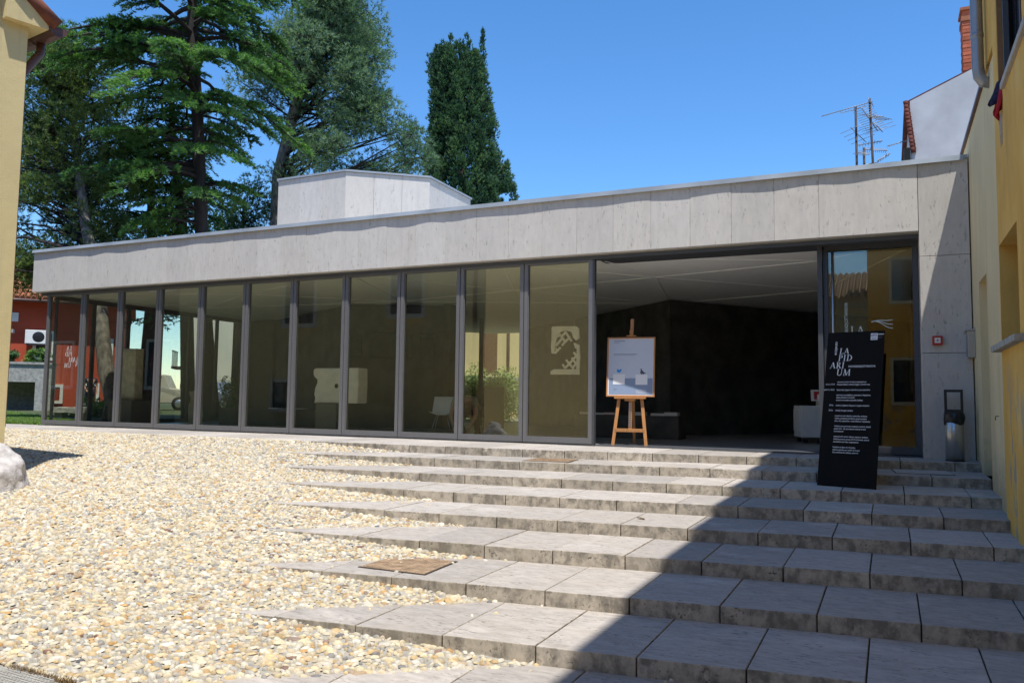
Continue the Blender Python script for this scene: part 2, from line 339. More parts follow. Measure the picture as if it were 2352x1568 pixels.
def arr_mesh(name, verts, faces, mat, attr=None, color=None, smooth=False):
    """fast mesh from numpy arrays; faces is (n,3) or (n,4)"""
    me = bpy.data.meshes.new(name); nv, nf, k = len(verts), len(faces), faces.shape[1]
    me.vertices.add(nv); me.vertices.foreach_set("co", np.ascontiguousarray(verts, dtype=np.float32).ravel())
    me.loops.add(nf*k); me.loops.foreach_set("vertex_index", np.ascontiguousarray(faces, dtype=np.int32).ravel())
    me.polygons.add(nf); me.polygons.foreach_set("loop_start", np.arange(0, nf*k, k, dtype=np.int32))
    me.polygons.foreach_set("loop_total", np.full(nf, k, dtype=np.int32))
    if smooth: me.polygons.foreach_set("use_smooth", np.ones(nf, dtype=bool))
    me.materials.append(MAT[mat])
    if attr is not None:
        a = me.attributes.new("tone", 'FLOAT', 'POINT'); a.data.foreach_set("value", np.ascontiguousarray(attr, dtype=np.float32))
    if color is not None:
        a = me.attributes.new("tint", 'FLOAT_COLOR', 'POINT')
        a.data.foreach_set("color", np.ascontiguousarray(np.c_[color, np.ones(len(color))], dtype=np.float32).ravel())
    me.update(calc_edges=True); return me
def place(name, me, parent=None, loc=None, rot=None):
    o = bpy.data.objects.new(name, me); link(o, parent)
    if loc is not None: o.location = loc
    if rot is not None: o.rotation_euler = rot
    return o
def share(src, parent=None, loc=None, rot=None, name=None):
    c = src.copy(); link(c, parent)
    if name: c.name = name
    if loc is not None: c.location = loc
    if rot is not None: c.rotation_euler = rot
    return c
def text(body, size, parent, x, z, y=-0.004, mat='print_white', sx=1.0, rot=0.0, name='lettering', align='LEFT', mirror=False, thick=0.0008):
    cu = bpy.data.curves.new(name, 'FONT'); cu.body = body; cu.size = size; cu.align_x = align; cu.resolution_u = 2; cu.extrude = thick; cu.offset = size*0.014
    cu.materials.append(MAT[mat]); tmp = bpy.data.objects.new(name, cu); COL.objects.link(tmp)
    me = bpy.data.meshes.new_from_object(tmp); bpy.data.objects.remove(tmp); bpy.data.curves.remove(cu)
    o = bpy.data.objects.new(name, me); link(o, parent)
    o.matrix_basis = Matrix.Translation((x, y, z)) @ Matrix.Rotation(rot, 4, 'Y') @ Matrix.Rotation(math.pi/2, 4, 'X') @ Matrix.Diagonal((-sx if mirror else sx, 1, 1, 1))
    return o
# serif capitals drawn as strokes, unit height
def _bar(x0, y0, x1, y1, t):
    d = math.hypot(x1-x0, y1-y0); nx, ny = -(y1-y0)/d*t/2, (x1-x0)/d*t/2
    return [(x0+nx, y0+ny), (x1+nx, y1+ny), (x1-nx, y1-ny), (x0-nx, y0-ny)]
def _rect(x0, x1, y0, y1): return [(x0, y0), (x1, y0), (x1, y1), (x0, y1)]
def _bowl(cx, cy, rx, ry, a0, a1, tx, ty, n=10):
    out = []
    for i in range(n):
        q = []
        for a, inner in ((a0+(a1-a0)*i/n, 0), (a0+(a1-a0)*(i+1)/n, 0), (a0+(a1-a0)*(i+1)/n, 1), (a0+(a1-a0)*i/n, 1)):
            q.append((cx+(rx-inner*tx)*math.cos(a), cy+(ry-inner*ty)*math.sin(a)))
        out.append(q)
    return out
H2 = math.pi/2
GLYPH = {
 'L': (0.66, [_rect(.14, .28, 0, 1), _rect(.04, .38, .96, 1), _rect(.04, .62, 0, .05), [(.55, .0), (.64, 0), (.66, .24), (.62, .24)]]),
 'A': (0.86, [_bar(.12, .02, .42, .98, .06), _bar(.42, .98, .74, .02, .15), _rect(.22, .62, .32, .37), _rect(.0, .25, 0, .04), _rect(.60, .88, 0, .04)]),
 'P': (0.70, [_rect(.14, .28, 0, 1), _rect(.04, .38, 0, .04), _rect(.04, .34, .96, 1)]+_bowl(.28, .73, .38, .27, H2, -H2, .13, .05)),
 'I': (0.44, [_rect(.14, .28, 0, 1), _rect(.04, .38, 0, .04), _rect(.04, .38, .96, 1)]),
 'D': (0.90, [_rect(.14, .28, 0, 1), _rect(.04, .3, 0, .045), _rect(.04, .3, .955, 1)]+_bowl(.28, .5, .56, .5, H2, -H2, .15, .05, 14)),
 'R': (0.80, [_rect(.14, .28, 0, 1), _rect(.04, .38, 0, .04), _rect(.04, .34, .96, 1)]+_bowl(.28, .74, .36, .26, H2, -H2, .13, .05)+[_bar(.38, .5, .72, .02, .14), _rect(.62, .84, 0, .04)]),
 'U': (0.92, [_rect(.14, .28, .3, 1), _rect(.04, .38, .96, 1), _rect(.72, .78, .3, 1), _rect(.62, .88, .96, 1)]+_bowl(.46, .32, .32, .32, -math.pi, 0, .10, .09, 12)),
 'M': (1.08, [_bar(.14, 0, .2, 1, .06), _bar(.2, 1, .5, .04, .14), _bar(.5, .04, .86, 1, .06), _bar(.86, 1, .92, 0, .14), _rect(.04, .28, 0, .04), _rect(.78, 1.04, 0, .04)]),
}
def word(mb, w, x, z, h, y=-0.004, slant=0.06, mirror=False, gap=0.06):
    k = 0
    for ch in w:
        adv, polys = GLYPH[ch]
        for j, pl in enumerate(polys):
            pts = [(px+k+slant*py, py) for px, py in pl]
            sgn = -1 if mirror else 1; yy = y-0.00004*(j % 6)
            mb.add([(x+sgn*px*h, yy, z+py*h) for px, py in pts], [tuple(range(4)) if not mirror else (3, 2, 1, 0)])
        k += adv+gap
    return k*h

# ------------------------------------------------------------------ ground, steps, cobbles
def ground(X, Y):
    X = np.asarray(X, float); Y = np.asarray(Y, float)
    return np.clip(-.366-.0604*np.maximum(X, -9.2)+.0849*Y, -0.96, 0.004)
RISE = 0.111
ROW_A = [0, -1.75, -2.68, -3.55, -4.43, -5.34, -6.28, -7.2, -8.1]
def front(k, X):
    if k == 0: return float(np.interp(X, [-26, -9, -5.3, -2.3, 1.2], [-1.62, -1.70, -1.58, -1.18, -0.60]))
    return ROW_A[k]+0.12*X
def stair_z(X, Y):
    k = np.zeros(np.shape(X)); Xa = np.asarray(X, float); Ya = np.asarray(Y, float)
    for i in range(9):
        fk = np.interp(Xa, [-26, -9, -5.3, -2.3, 1.2], [-1.62, -1.70, -1.58, -1.18, -0.60]) if i == 0 else ROW_A[i]+0.12*Xa
        k += (Ya < fk)
    return -RISE*k

tag(MB().box(-500, 500, 0.05, 900, -0.6, -0.03).build('ground', 'ground'), kind='structure')
tag(MB().box(-600, 600, 85, 2400, -0.5, -0.02).build('sea', 'sea'), kind='structure')
pl = MB().box(-60, 40, -60, 0.0, -1.6, -1.005)
tag(pl.build('plaza_paving', 'plaza'), kind='structure')

steps = tag(empty('stone_steps'), kind='structure')
bed = MB()
xs = np.arange(-26, 1.3, 0.4)
for k in range(9):
    X0 = -26 if k == 0 else -10.0
    xx = [x for x in xs if x >= X0]+[1.02]
    bk = [(x, (0.0 if k == 0 else front(k-1, x)+0.06)) for x in xx]; fr_ = [(x, front(k, x)+0.012) for x in xx]
    for i in range(len(xx)-1):
        bed.hexa([(fr_[i][0], fr_[i][1], -1.3), (fr_[i+1][0], fr_[i+1][1], -1.3), (bk[i+1][0], bk[i+1][1], -1.3), (bk[i][0], bk[i][1], -1.3)],
                 [(fr_[i][0], fr_[i][1], -RISE*k-0.012), (fr_[i+1][0], fr_[i+1][1], -RISE*k-0.012), (bk[i+1][0], bk[i+1][1], -RISE*k-0.012), (bk[i][0], bk[i][1], -RISE*k-0.012)])
bed.build('joint_bed', 'mortar_dark', steps)
PITS = []     # cut-outs in treads for cover plates (row, x0, x1)
for k in range(9):
    ph = -4.73+0.31*k
    n0 = int(math.floor(((-25.5 if k == 0 else -11.5)-ph)/0.605)); x = ph+n0*0.605
    while x < 1.0:
        x1 = min(x+0.605, 1.012)
        if x1-x < 0.06: break
        z = -RISE*k
        yb0 = (-0.02 if k == 0 else front(k-1, x)-0.001); yb1 = (-0.02 if k == 0 else front(k-1, x1)-0.001)
        # skip stones wholly buried under the cobbles
        gz = min(float(ground(x1, front(k, x1))), float(ground(x, front(k, x))))
        if not (k > 0 and gz > z+0.03 and float(ground(x1, yb1)) > z+0.03):
            g = 0.0045; j = random.uniform(-0.003, 0.003); dy = random.uniform(-0.005, 0.005)
            f0, f1 = front(k, x)+dy, front(k, x1)+dy
            cx, cy = (x+x1)/2, (f0+f1)/2
            zt = z+j-(0 if k else 0)
            b = [(x+g-cx, f0-cy, -0.125), (x1-g-cx, f1-cy, -0.125), (x1-g-cx, yb1-cy, -0.125), (x+g-cx, yb0-cy, -0.125)]
            t = [(p[0], p[1], 0.0) for p in b]
            m = MB(); m.v = b+t; m.f = [(4, 5, 6, 7), (0, 1, 5, 4), (1, 2, 6, 5), (2, 3, 7, 6), (3, 0, 4, 7)]
            m.m = [0, 1, 1, 1, 1]; m.sm = [False]*5
            o = m.build('step_stone', ['tread', 'riser'], steps, bevel=0.006, seg=2); o.location = (cx, cy, zt)
        x += 0.605
# drain slot before the glazing
ds = MB(); ds.box(-17.2, -0.95, -0.135, -0.055, -0.006, 0.0035)
ds.build('drain_slot', 'alu_dark', steps)
db = MB()
for i in range(540):
    xx = -17.15+i*0.03
    db.box(xx, xx+0.017, -0.133, -0.057, 0.0036, 0.0065)
o = db.build('drain_bars', 'steel', steps); o.name = 'drain_grille'; o['kind'] = 'stuff'

# cobbled slope: mortar sheet with river pebbles set in it
gx = np.arange(-30, 1.01, 0.25); gy = np.arange(-14, -1.55, 0.25)
GX, GY = np.meshgrid(gx, gy); GZ = ground(GX, GY)-0.012
nx, ny = len(gx), len(gy)
idx = np.arange(nx*ny).reshape(ny, nx)
quads = np.stack([idx[:-1, :-1], idx[:-1, 1:], idx[1:, 1:], idx[1:, :-1]], -1).reshape(-1, 4)
cob = place('cobbled_ground', arr_mesh('cobbled_ground', np.c_[GX.ravel(), GY.ravel(), GZ.ravel()], quads, 'lime', smooth=True))
tag(cob, kind='structure')
def project(P):
    d = P-np.array(EYE); z = d@np.array(fw)
    return 512+804.2*(d@np.array(rt))/z, 341-804.2*(d@np.array(up))/z, z
def pebbles():
    sx, sy = 0.047, 0.037
    a = np.arange(-26, 0.6, sx); b = np.arange(-11.6, -1.6, sy)
    A, B = np.meshgrid(a, b); A = A+(np.arange(len(b)) % 2)[:, None]*sx/2
    A = (A+rng.uniform(-.36, .36, A.shape)*sx).ravel(); B = (B+rng.uniform(-.36, .36, B.shape)*sy).ravel()
    Z = ground(A, B); ok = (Z > stair_z(A, B)+0.006)
    # keep off the bollard, the house and the grate slab
    ok &= ~((A > -5.6) & (A < -3.98) & (B < -8.93)) & ~((A < -9.3) & (B < -6.05))
    u, v, d = project(np.c_[A, B, Z])
    ok &= (d > 0.5) & (u > -40) & (u < 1064) & (v > 380) & (v < 730)
    A, B, Z, d = A[ok], B[ok], Z[ok], d[ok]
    ok = rng.random(len(A)) > np.where(d > 11, 0.25, 0.0)
    return A[ok], B[ok], Z[ok], d[ok]
PA, PB, PZ, PD = pebbles()
NP_ = len(PA)
PALETTE = 0.90*np.array([(0.68, 0.58, 0.39), (0.70, 0.63, 0.48), (0.66, 0.50, 0.27), (0.60, 0.50, 0.34), (0.58, 0.40, 0.19), (0.70, 0.59, 0.37), (0.52, 0.47, 0.39), (0.44, 0.41, 0.36), (0.74, 0.69, 0.58), (0.44, 0.30, 0.17), (0.30, 0.28, 0.26), (0.25, 0.14, 0.10), (0.16, 0.155, 0.16), (0.56, 0.34, 0.13)])
PW = np.array([15, 14, 12, 12, 6, 12, 7, 5, 12, 3, 2.6, 1.2, 1.2, 4.0]); PW = PW/PW.sum()
PC = PALETTE[rng.choice(len(PALETTE), NP_, p=PW)]*rng.uniform(0.74, 1.12, (NP_, 1))
big = rng.random(NP_)
lime_ = np.clip(rng.normal(0.16, 0.18, NP_), 0, 0.7)[:, None]; PC = PC*(1-lime_)+np.array([0.56, 0.52, 0.44])*lime_
PLn = np.where(big > 0.93, rng.uniform(0.033, 0.052, NP_), np.where(big < 0.25, rng.uniform(0.011, 0.02, NP_), rng.uniform(0.019, 0.034, NP_)))
PWd = PLn*rng.uniform(0.42, 0.85, NP_); PH = rng.uniform(0.007, 0.018, NP_)
PT = rng.normal(0.35, 0.45, NP_)
order = np.argsort(PD)
near, far_ = order[:255], order[255:]
def dome(nr, two):
    a = np.arange(nr)*2*math.pi/nr
    rim = np.c_[np.cos(a), np.sin(a), np.full(nr, -0.5)]
    if two:
        mid = np.c_[0.80*np.cos(a+.3), 0.80*np.sin(a+.3), np.full(nr, 0.56)]
        V = np.r_[rim, mid, [[0.05, 0, 1.0]]]
        F = []
        for i in range(nr):
            j = (i+1) % nr; F += [(i, j, nr+i), (j, nr+j, nr+i), (nr+i, nr+j, 2*nr)]
    else:
        rim = rim*[1, 1, 1]; V = np.r_[rim, [[0, 0, 1.0]]]; F = [(i, (i+1) % nr, nr) for i in range(nr)]
    return V, np.array(F)
def pebble_arrays(ids, V, F):
    n = len(ids); nv = len(V)
    loc = np.repeat(V[None], n, 0)*(1+rng.normal(0, 0.10, (n, nv, 3)))
    loc = loc*np.stack([PLn[ids], PWd[ids], PH[ids]], -1)[:, None, :]
    c, s = np.cos(PT[ids])[:, None], np.sin(PT[ids])[:, None]
    tx = rng.normal(0, .16, (n, 1)); 
    x = loc[..., 0]*c-loc[..., 1]*s; y = loc[..., 0]*s+loc[..., 1]*c; z = loc[..., 2]+tx*loc[..., 0]
    P = np.stack([x+PA[ids][:, None], y+PB[ids][:, None], z+PZ[ids][:, None]-0.006], -1).reshape(-1, 3)
    Fx = (F[None]+(np.arange(n)*nv)[:, None, None]).reshape(-1, 3)
    return P, Fx, np.repeat(PC[ids], nv, 0)
midr = far_[PD[far_] < 12]; farr = far_[PD[far_] >= 12]
V1, F1 = dome(8, True); V2, F2 = dome(6, True)
p1 = pebble_arrays(midr, V1, F1); p2 = pebble_arrays(farr, V2, F2)
o = place('pebble_bed', arr_mesh('pebble_bed', np.r_[p1[0], p2[0]], np.r_[p1[1], p2[1]+len(p1[0])], 'pebble', color=np.r_[p1[2], p2[2]], smooth=True), cob)
o['kind'] = 'stuff'
V3, F3 = dome(10, True)
for i in near:
    P, Fx, Cc = pebble_arrays(np.array([i]), V3, F3)
    b = np.array([PA[i], PB[i], PZ[i]])
    place('pebble', arr_mesh('pebble', P-b, Fx, 'pebble', color=Cc, smooth=True), cob, loc=b)

# pebbles kicked onto the ends of the treads
n_ = 6000; A = rng.uniform(-9.5, -1.0, n_); B = rng.uniform(-9.0, -1.7, n_); SZ = stair_z(A, B); gap_ = SZ-ground(A, B)
ok = (gap_ > 0.0) & (gap_ < 0.045) & (rng.random(n_) < 0.16*np.exp(-gap_/0.02))
st_ids = np.nonzero(ok)[0]; k0 = len(PA)
PA = np.r_[PA, A[ok]]; PB = np.r_[PB, B[ok]]; PZ = np.r_[PZ, SZ[ok]+0.008]; m_ = len(st_ids)
PLn = np.r_[PLn, rng.uniform(0.010, 0.024, m_)]; PWd = np.r_[PWd, rng.uniform(0.009, 0.016, m_)]; PH = np.r_[PH, rng.uniform(0.008, 0.014, m_)]; PT = np.r_[PT, rng.uniform(0, 3, m_)]
PC = np.r_[PC, PALETTE[rng.choice(len(PALETTE), m_, p=PW)]]
for i in range(k0, k0+min(m_, 45)):
    P, Fx, Cc = pebble_arrays(np.array([i]), V3, F3); b = np.array([PA[i], PB[i], PZ[i]])
    place('pebble', arr_mesh('pebble', P-b, Fx, 'pebble', color=Cc, smooth=True), cob, loc=b)
for i, (x, y) in enumerate(((-3.72, -6.95), (-7.0, -2.75), (-2.2, -4.3))):
    a = i*1.3; c_, s__ = math.cos(a), math.sin(a); zz = max(float(ground(x, y))+0.014, float(stair_z(x, y))+0.004); m = MB(); L_ = 0.045+0.008*(i % 3)
    pts = [(-1, 0, 0), (-0.3, 0.34, 0.18), (0.5, 0.26, 0.24), (1, 0, 0.1), (0.5, -0.28, 0.2), (-0.3, -0.36, 0.12)]
    m.v = [((px*c_-py*s__)*L_, (px*s__+py*c_)*L_, pz*L_) for px, py, pz in pts]; m.f = [(0, 1, 2, 3), (0, 3, 4, 5)]; m.m = [0, 0]; m.sm = [True, True]
    o = m.build('dry_leaf', 'weed', loc=(x, y, zz)); q = o.modifiers.new('t', 'SOLIDIFY'); q.thickness = 0.001
    tag(o, ('curled brown leaf on the cobbles below the larger rusty plate', 'brown leaf on the cobbles against the second highest riser', 'small dry leaf on the sunlit treads near the shadow edge')[i], 'leaf', 'dry leaves on the paving')
# cover plates let into the treads
def plate(quad, z, mat, name, label, border='mortar_dark', relief=0.012):
    r = empty(name, (sum(q[0] for q in quad)/4, sum(q[1] for q in quad)/4, z))
    tag(r, label, 'manhole cover')
    cx, cy = r.location.x, r.location.y
    q = [(x-cx, y-cy) for x, y in quad]; qi = [(x*0.955, y*0.955) for x, y in q]
    MB().hexa([(x, y, -0.004) for x, y in q], [(x, y, 0.0042) for x, y in q]).build('frame', border, r)
    MB().hexa([(x, y, 0.0043) for x, y in qi], [(x, y, 0.0085) for x, y in qi]).build('lid', mat, r)
    if relief:
        m = MB()
        for i in range(14):
            for j in range(14):
                a, b = (i+0.6)/15, (j+0.6)/15
                px = (qi[0][0]*(1-a)+qi[1][0]*a)*(1-b)+(qi[3][0]*(1-a)+qi[2][0]*a)*b
                py = (qi[0][1]*(1-a)+qi[1][1]*a)*(1-b)+(qi[3][1]*(1-a)+qi[2][1]*a)*b
                s = 1 if (i+j) % 2 else -1
                m.beam((px-0.012, py-0.012*s, 0.0098), (px+0.012, py+0.012*s, 0.0098), 0.006, 0.0026)
        o = m.build('tread_pattern', mat, r); o['kind'] = 'stuff'
    return r
plate([(-3.90, -6.54), (-3.27, -6.54), (-3.30, -5.96), (-3.88, -5.99)], -RISE*6, 'rust', 'cover_plate', 'rusty square checker plate in the tread beside the cobbles, nearest the foreground')
plate([(-4.42, -2.20), (-3.80, -2.12), (-3.86, -1.52), (-4.45, -1.60)], -RISE*1, 'rust', 'cover_plate', 'rusty plate in the second highest tread, in front of the easel')
plate([(0.05, -1.42), (0.68, -1.34), (0.62, -0.74), (0.0, -0.82)], -RISE*1, 'tread', 'cover_plate', 'stone filled cover in the shaded tread below the waste bin', relief=0)
# metal grate with a concrete lid in the near corner
g = tag(empty('drain_grate', (-4.75, -9.0, -0.872)), 'galvanised mesh grate round a concrete lid in the cobbles', 'drain grate')
m = MB()
m.box(-0.9, 0.62, -0.9, 0.075, -0.05, -0.006); m.build('surround', 'conc', g)
m = MB()
for i in range(52): m.box(-0.9+i*0.029, -0.9+i*0.029+0.006, -0.35, 0.06, -0.004, 0.012)
for j in range(15): m.box(-0.9, 0.6, -0.35+j*0.028, -0.35+j*0.028+0.005, -0.003, 0.0105)
o = m.build('mesh_bars', 'galv', g); o.name = 'mesh_grid'; o['kind'] = 'stuff'
MB().box(-0.9, 0.30, -0.9, -0.10, 0.013, 0.022).build('lid', 'conc', g, bevel=0.004)
# weeds growing along the grate's edge
def blades(n, cx, cy, cz, rx, ry, h0, h1, lean=0.5):
    x = cx+rng.uniform(-rx, rx, n); y = cy+rng.uniform(-ry, ry, n); h = rng.uniform(h0, h1, n); a = rng.uniform(0, 2*math.pi, n)
    w = h*0.06+0.0012; dx, dy = np.cos(a)*w, np.sin(a)*w; lx, ly = rng.normal(0, lean, (2, n))*h
    z = np.broadcast_to(cz, (n,))
    V = np.stack([np.c_[x-dx, y-dy, z], np.c_[x+dx, y+dy, z], np.c_[x+lx, y+ly, z+h]], 1).reshape(-1, 3)
    return V, np.arange(3*n).reshape(-1, 3), np.repeat(rng.random(n), 3)
V, F, Tn = blades(900, -4.45, -8.93, -0.875, 0.42, 0.02, 0.012, 0.04)
tag(place('weeds', arr_mesh('weeds', V, F, 'leaf_grass', attr=Tn*0+0.9)), kind='stuff').data.materials[0] = MAT['weed']

# lawn beyond the building's left end
lw = MB().prism([(-60, 0.3), (-17.6, 0.3), (-17.2, 4), (-15.0, 7.5), (-15, 40), (-60, 40)], -0.028, -0.02)
tag(lw.build('lawn', 'lawn'), kind='structure')
V, F, Tn = blades(70000, 0, 0, 0, 1, 1, 0.03, 0.085)
n = 70000; q = rng.random(n)**1.6; xx = rng.uniform(-1, 1, n)
gxp = -17.9-26*q-1.2*np.abs(xx); gyp = 0.35+rng.random(n)*(1.5+13*q)
off = np.repeat(np.c_[gxp, gyp, np.full(n, -0.02)], 3, 0)
V = V.reshape(-1, 3, 3); base = V[:, :1, :].copy(); base[..., 2] = 0; V = (V-base).reshape(-1, 3)*[2.2, 2.2, 1.0]+off
tag(place('grass', arr_mesh('grass', V, F, 'leaf_grass', attr=Tn)), kind='stuff')

# ------------------------------------------------------------------ the museum
mus = tag(empty('museum_building', (-8.0, 0, 0)), 'low modern museum with travertine fascia, roof lantern and dark framed glazing', 'museum')
MO = Vector((-8.0, 0, 0))
def mb_world(mb, name, mats, parent=mus, **k):
    """build a mesh given in world coordinates under the museum root"""
    mb.v = [(x-MO.x, y-MO.y, z-MO.z) for x, y, z in mb.v]
    return mb.build(name, mats, parent, **k)
FY = -0.15
mb_world(MB().prism([(-17.5, -0.02), (0.99, -0.02), (0.99, 12.0), (-9, 12.0), (-17.5, 7.0)], 2.985, 3.90), 'roof_slab', 'conc')
mb_world(MB().prism([(-17.1, 0.04), (0.6, 0.04), (0.6, 12.0), (-9, 12.0), (-17.1, 6.0)], -0.4, -0.004), 'floor', 'floor')
# fascia panels
xs_ = list(np.arange(-17.64, 0.35, 0.6)); xs_[-1] = 0.395
for a, b in zip(xs_[:-1], xs_[1:]):
    w = b-a-0.003; m = MB().box(-w/2, w/2, 0, 0.12, 3.003, 3.915)
    m.build('fascia_panel', 'fascia', mus, bevel=0.002, loc=((a+b)/2-MO.x, FY+random.uniform(-0.002, 0.004), 0))
for i in range(11):
    y0 = FY+0.125+i*0.62; m = MB().box(0, 0.12, -0.307, 0.307, 3.003, 3.915)
    m.build('fascia_panel', 'fascia', mus, bevel=0.003, loc=(-17.64-MO.x, y0+0.31, 0))
mb_world(MB().box(-17.5, 0.39, -0.028, 0.12, 2.93, 2.984), 'soffit_rail', 'alu_dark')
fl = MB().box(-17.67, 0.985, FY-0.03, FY+0.16, 3.918, 3.962).box(-17.67, -17.48, FY+0.161, 6.6, 3.918, 3.962)
# the wavy shadow edge in the photo comes from the bent drip of the sheet: short overlapped lengths
lip = np.arange(-17.66, 0.99, 0.075)
def lip_y(x): return FY-0.040-0.011*abs(math.sin(x*2.62+0.9*math.sin(x*0.9)))**1.6*(0.6+0.4*math.sin(x*0.73+1))-0.004*math.sin(x*5.1)*math.sin(x*0.37)
for a, b in zip(lip[:-1], lip[1:]):
    ya, yb = lip_y(a), lip_y(b)
    fl.hexa([(a, ya, 3.892), (b, yb, 3.892), (b, FY-0.0305, 3.9175), (a, FY-0.0305, 3.9175)], [(a, FY-0.036, 3.9612), (b, FY-0.036, 3.9612), (b, FY-0.0305, 3.9615), (a, FY-0.0305, 3.9615)])
mb_world(fl, 'roof_flashing', 'zinc')
# pier at the right of the entrance
for z0, z1 in ((-0.02, 1.372), (1.378, 2.652), (2.658, 3.915)):
    m = MB().box(0.40, 0.985, FY, 0.62, z0, z1); mb_world(m, 'pier_panel', 'column', bevel=0.003)
# roof lantern
LP = [(-13.2, 3.4), (-12.41, 1.94), (-10.52, 1.9), (-9.11, 3.05), (-9.17, 5.08)]
mb_world(MB().prism([(-13.1, 3.5), (-12.3, 2.1), (-10.58, 2.06), (-9.25, 3.12), (-9.3, 5.2)], 3.9, 5.54), 'lantern_core', 'conc')
for (a, b), n in zip(zip(LP[:-1], LP[1:]), (2, 3, 3, 3)):
    a = Vector((*a, 0)); b = Vector((*b, 0)); t = (b-a); L = t.length; t.normalize(); nrm = Vector((t.y, -t.x, 0))
    for i in range(n):
        p = a+t*(L*i/n+0.0015); q = a+t*(L*(i+1)/n-0.0015)
        m = MB().prism([(p.x, p.y), (q.x, q.y), (q.x-nrm.x*0.1, q.y-nrm.y*0.1), (p.x-nrm.x*0.1, p.y-nrm.y*0.1)], 3.9, 5.555)
        mb_world(m, 'lantern_panel', 'fascia', bevel=0.003)
    p = a+nrm*0.035-t*0.02; q = b+nrm*0.035+t*0.02
    m = MB().prism([(p.x, p.y), (q.x, q.y), (q.x-nrm.x*0.2, q.y-nrm.y*0.2), (p.x-nrm.x*0.2, p.y-nrm.y*0.2)], 5.558+random.uniform(0, .004), 5.60)
    mb_world(m, 'lantern_flashing', 'zinc')
# glazing
def glazed(name, w, h, fr_m, gl_m, st=0.062, top=0.07, botm=0.095, dep=0.09, pane_off=0.0):
    f = MB()
    f.box(0, st, 0, dep, 0, h).box(w-st, w, 0, dep, 0, h)
    f.box(st, w-st, 0, dep, 0, botm).box(st, w-st, 0, dep, h-top, h)
    f.box(st, st+0.012, 0.018, 0.035, botm, h-top).box(w-st-0.012, w-st, 0.018, 0.035, botm, h-top)
    p = MB().box(st, w-st, dep*0.45, dep*0.45+0.014, botm, h-top)
    return f.mesh('frame', fr_m), p.mesh('pane', gl_m)
PX = [-17.315, -16.115, -14.947, -13.785, -12.599, -11.412, -10.227, -9.020, -7.815, -6.613, -5.415, -4.218]
panels = []
for a, b in zip(PX[:-1], PX[1:]):
    fm, pm = glazed('g', b-a-0.014, 2.955, 'alu', 'glass')
    o = place('window_panel', fm, mus, loc=(a+0.007-MO.x, 0.0, 0.018)); place('pane', pm, o); panels.append(o)
mb_world(MB().box(-17.3, -4.22, 0.095, 0.13, -0.003, 2.93-2.9), 'sill_rail', 'alu_dark')
mb_world(MB().box(-4.222, -4.19, 0.0, 0.09, 0.0, 2.98), 'jamb', 'alu_dark')
# side glazing at the left end, running back from the corner
fm, pm = glazed('s', 0.965, 2.9, 'alu_dark', 'glass_back', st=0.035, dep=0.07)
for i in range(6):
    o = place('side_window_panel', fm, mus, loc=(-17.12-MO.x, 0.11+i*0.972, 0.0), rot=(0, 0, math.pi/2)); place('pane', pm, o)
mb_world(MB().box(-17.22, -17.08, 0.11, 6.0, 2.885, 2.93), 'side_head_rail', 'alu_dark')
# door leaf, standing a little behind the line of the glazing
fm, pm = glazed('d', 1.215, 2.955, 'alu_dark', 'glass', st=0.055, top=0.085, botm=0.10)
door = place('sliding_door', fm, mus, loc=(-0.825-MO.x, 0.28, 0.018))
place('pane', pm, door)
hd = MB().tube([(0.125, -0.055, 0.12), (0.125, -0.055, 2.86)], 0.016, 10)
for z in (0.5, 1.5, 2.5): hd.tube([(0.125, -0.055, z), (0.125, 0.03, z)], 0.008, 8)
hd.build('handle', 'steel', door)
fm2, pm2 = glazed('d2', 1.19, 2.93, 'alu_dark', 'glass_back', st=0.05)
d2 = place('sliding_door', fm2, mus, loc=(-0.80-MO.x, 0.43, 0.018)); place('pane', pm2, d2)
mb_world(MB().box(-0.90, -0.835, 0.22, 0.55, 0.0, 2.98), 'door_post', 'alu_dark')
mb_world(MB().box(-4.19, 0.40, 0.16, 0.62, 2.955, 2.984), 'door_head_rail', 'alu_dark')
mb_world(MB().box(-4.2, 0.4, 0.05, 0.62, -0.0035, 0.006), 'threshold', 'alu_dark')
mb_world(MB().box(0.401, 0.60, 0.625, 4.5, -0.003, 2.93), 'reveal_panel', 'wooddark')
for zz in (2.45, 2.02): mb_world(MB().lathe([(0.0, 0.0), (0.055, 0.004), (0.06, 0.03), (0.045, 0.05), (0, 0.052)], 14, c=(0, 0, 0)), 'spot_light', 'white').matrix_basis = Matrix.Translation((0.40-MO.x, 1.05, zz)) @ Matrix.Rotation(-math.pi/2, 4, 'Y') @ Matrix.Translation((MO.x, 0, 0))
# lettering on the door pane and, back to front, on the first pane
lt = MB()
word(lt, 'LA', 0.345, 1.66, 0.115, y=0.037, slant=0.0); word(lt, 'PID', 0.34, 1.53, 0.115, y=0.037, slant=0.0)
word(lt, 'ARI', 0.25, 1.40, 0.115, y=0.037, slant=0.0); word(lt, 'UM', 0.34, 1.27, 0.115, y=0.037, slant=0.0)
lt.build('lettering', 'etched', door); lt = MB()
for k, (dz, am) in enumerate(((0.045, 0.03), (0.0, 0.045), (-0.04, 0.06))):
    pts = [(0.62+0.27*t, 0.037, 1.82+dz*t+am*0.55*math.sin(math.pi*1.5*t+0.4)*(1-0.3*t)-0.012*k*t) for t in np.linspace(0, 1, 14)]
    for p, q in zip(pts[:-1], pts[1:]): lt.add([(p[0], p[1]-1e-4*k, p[2]-0.006), (q[0], q[1]-1e-4*k, q[2]-0.006), (q[0], q[1]-1e-4*k, q[2]+0.006), (p[0], p[1]-1e-4*k, p[2]+0.006)], [(0, 1, 2, 3)])
lt.build('logo_wave', 'etched', door)
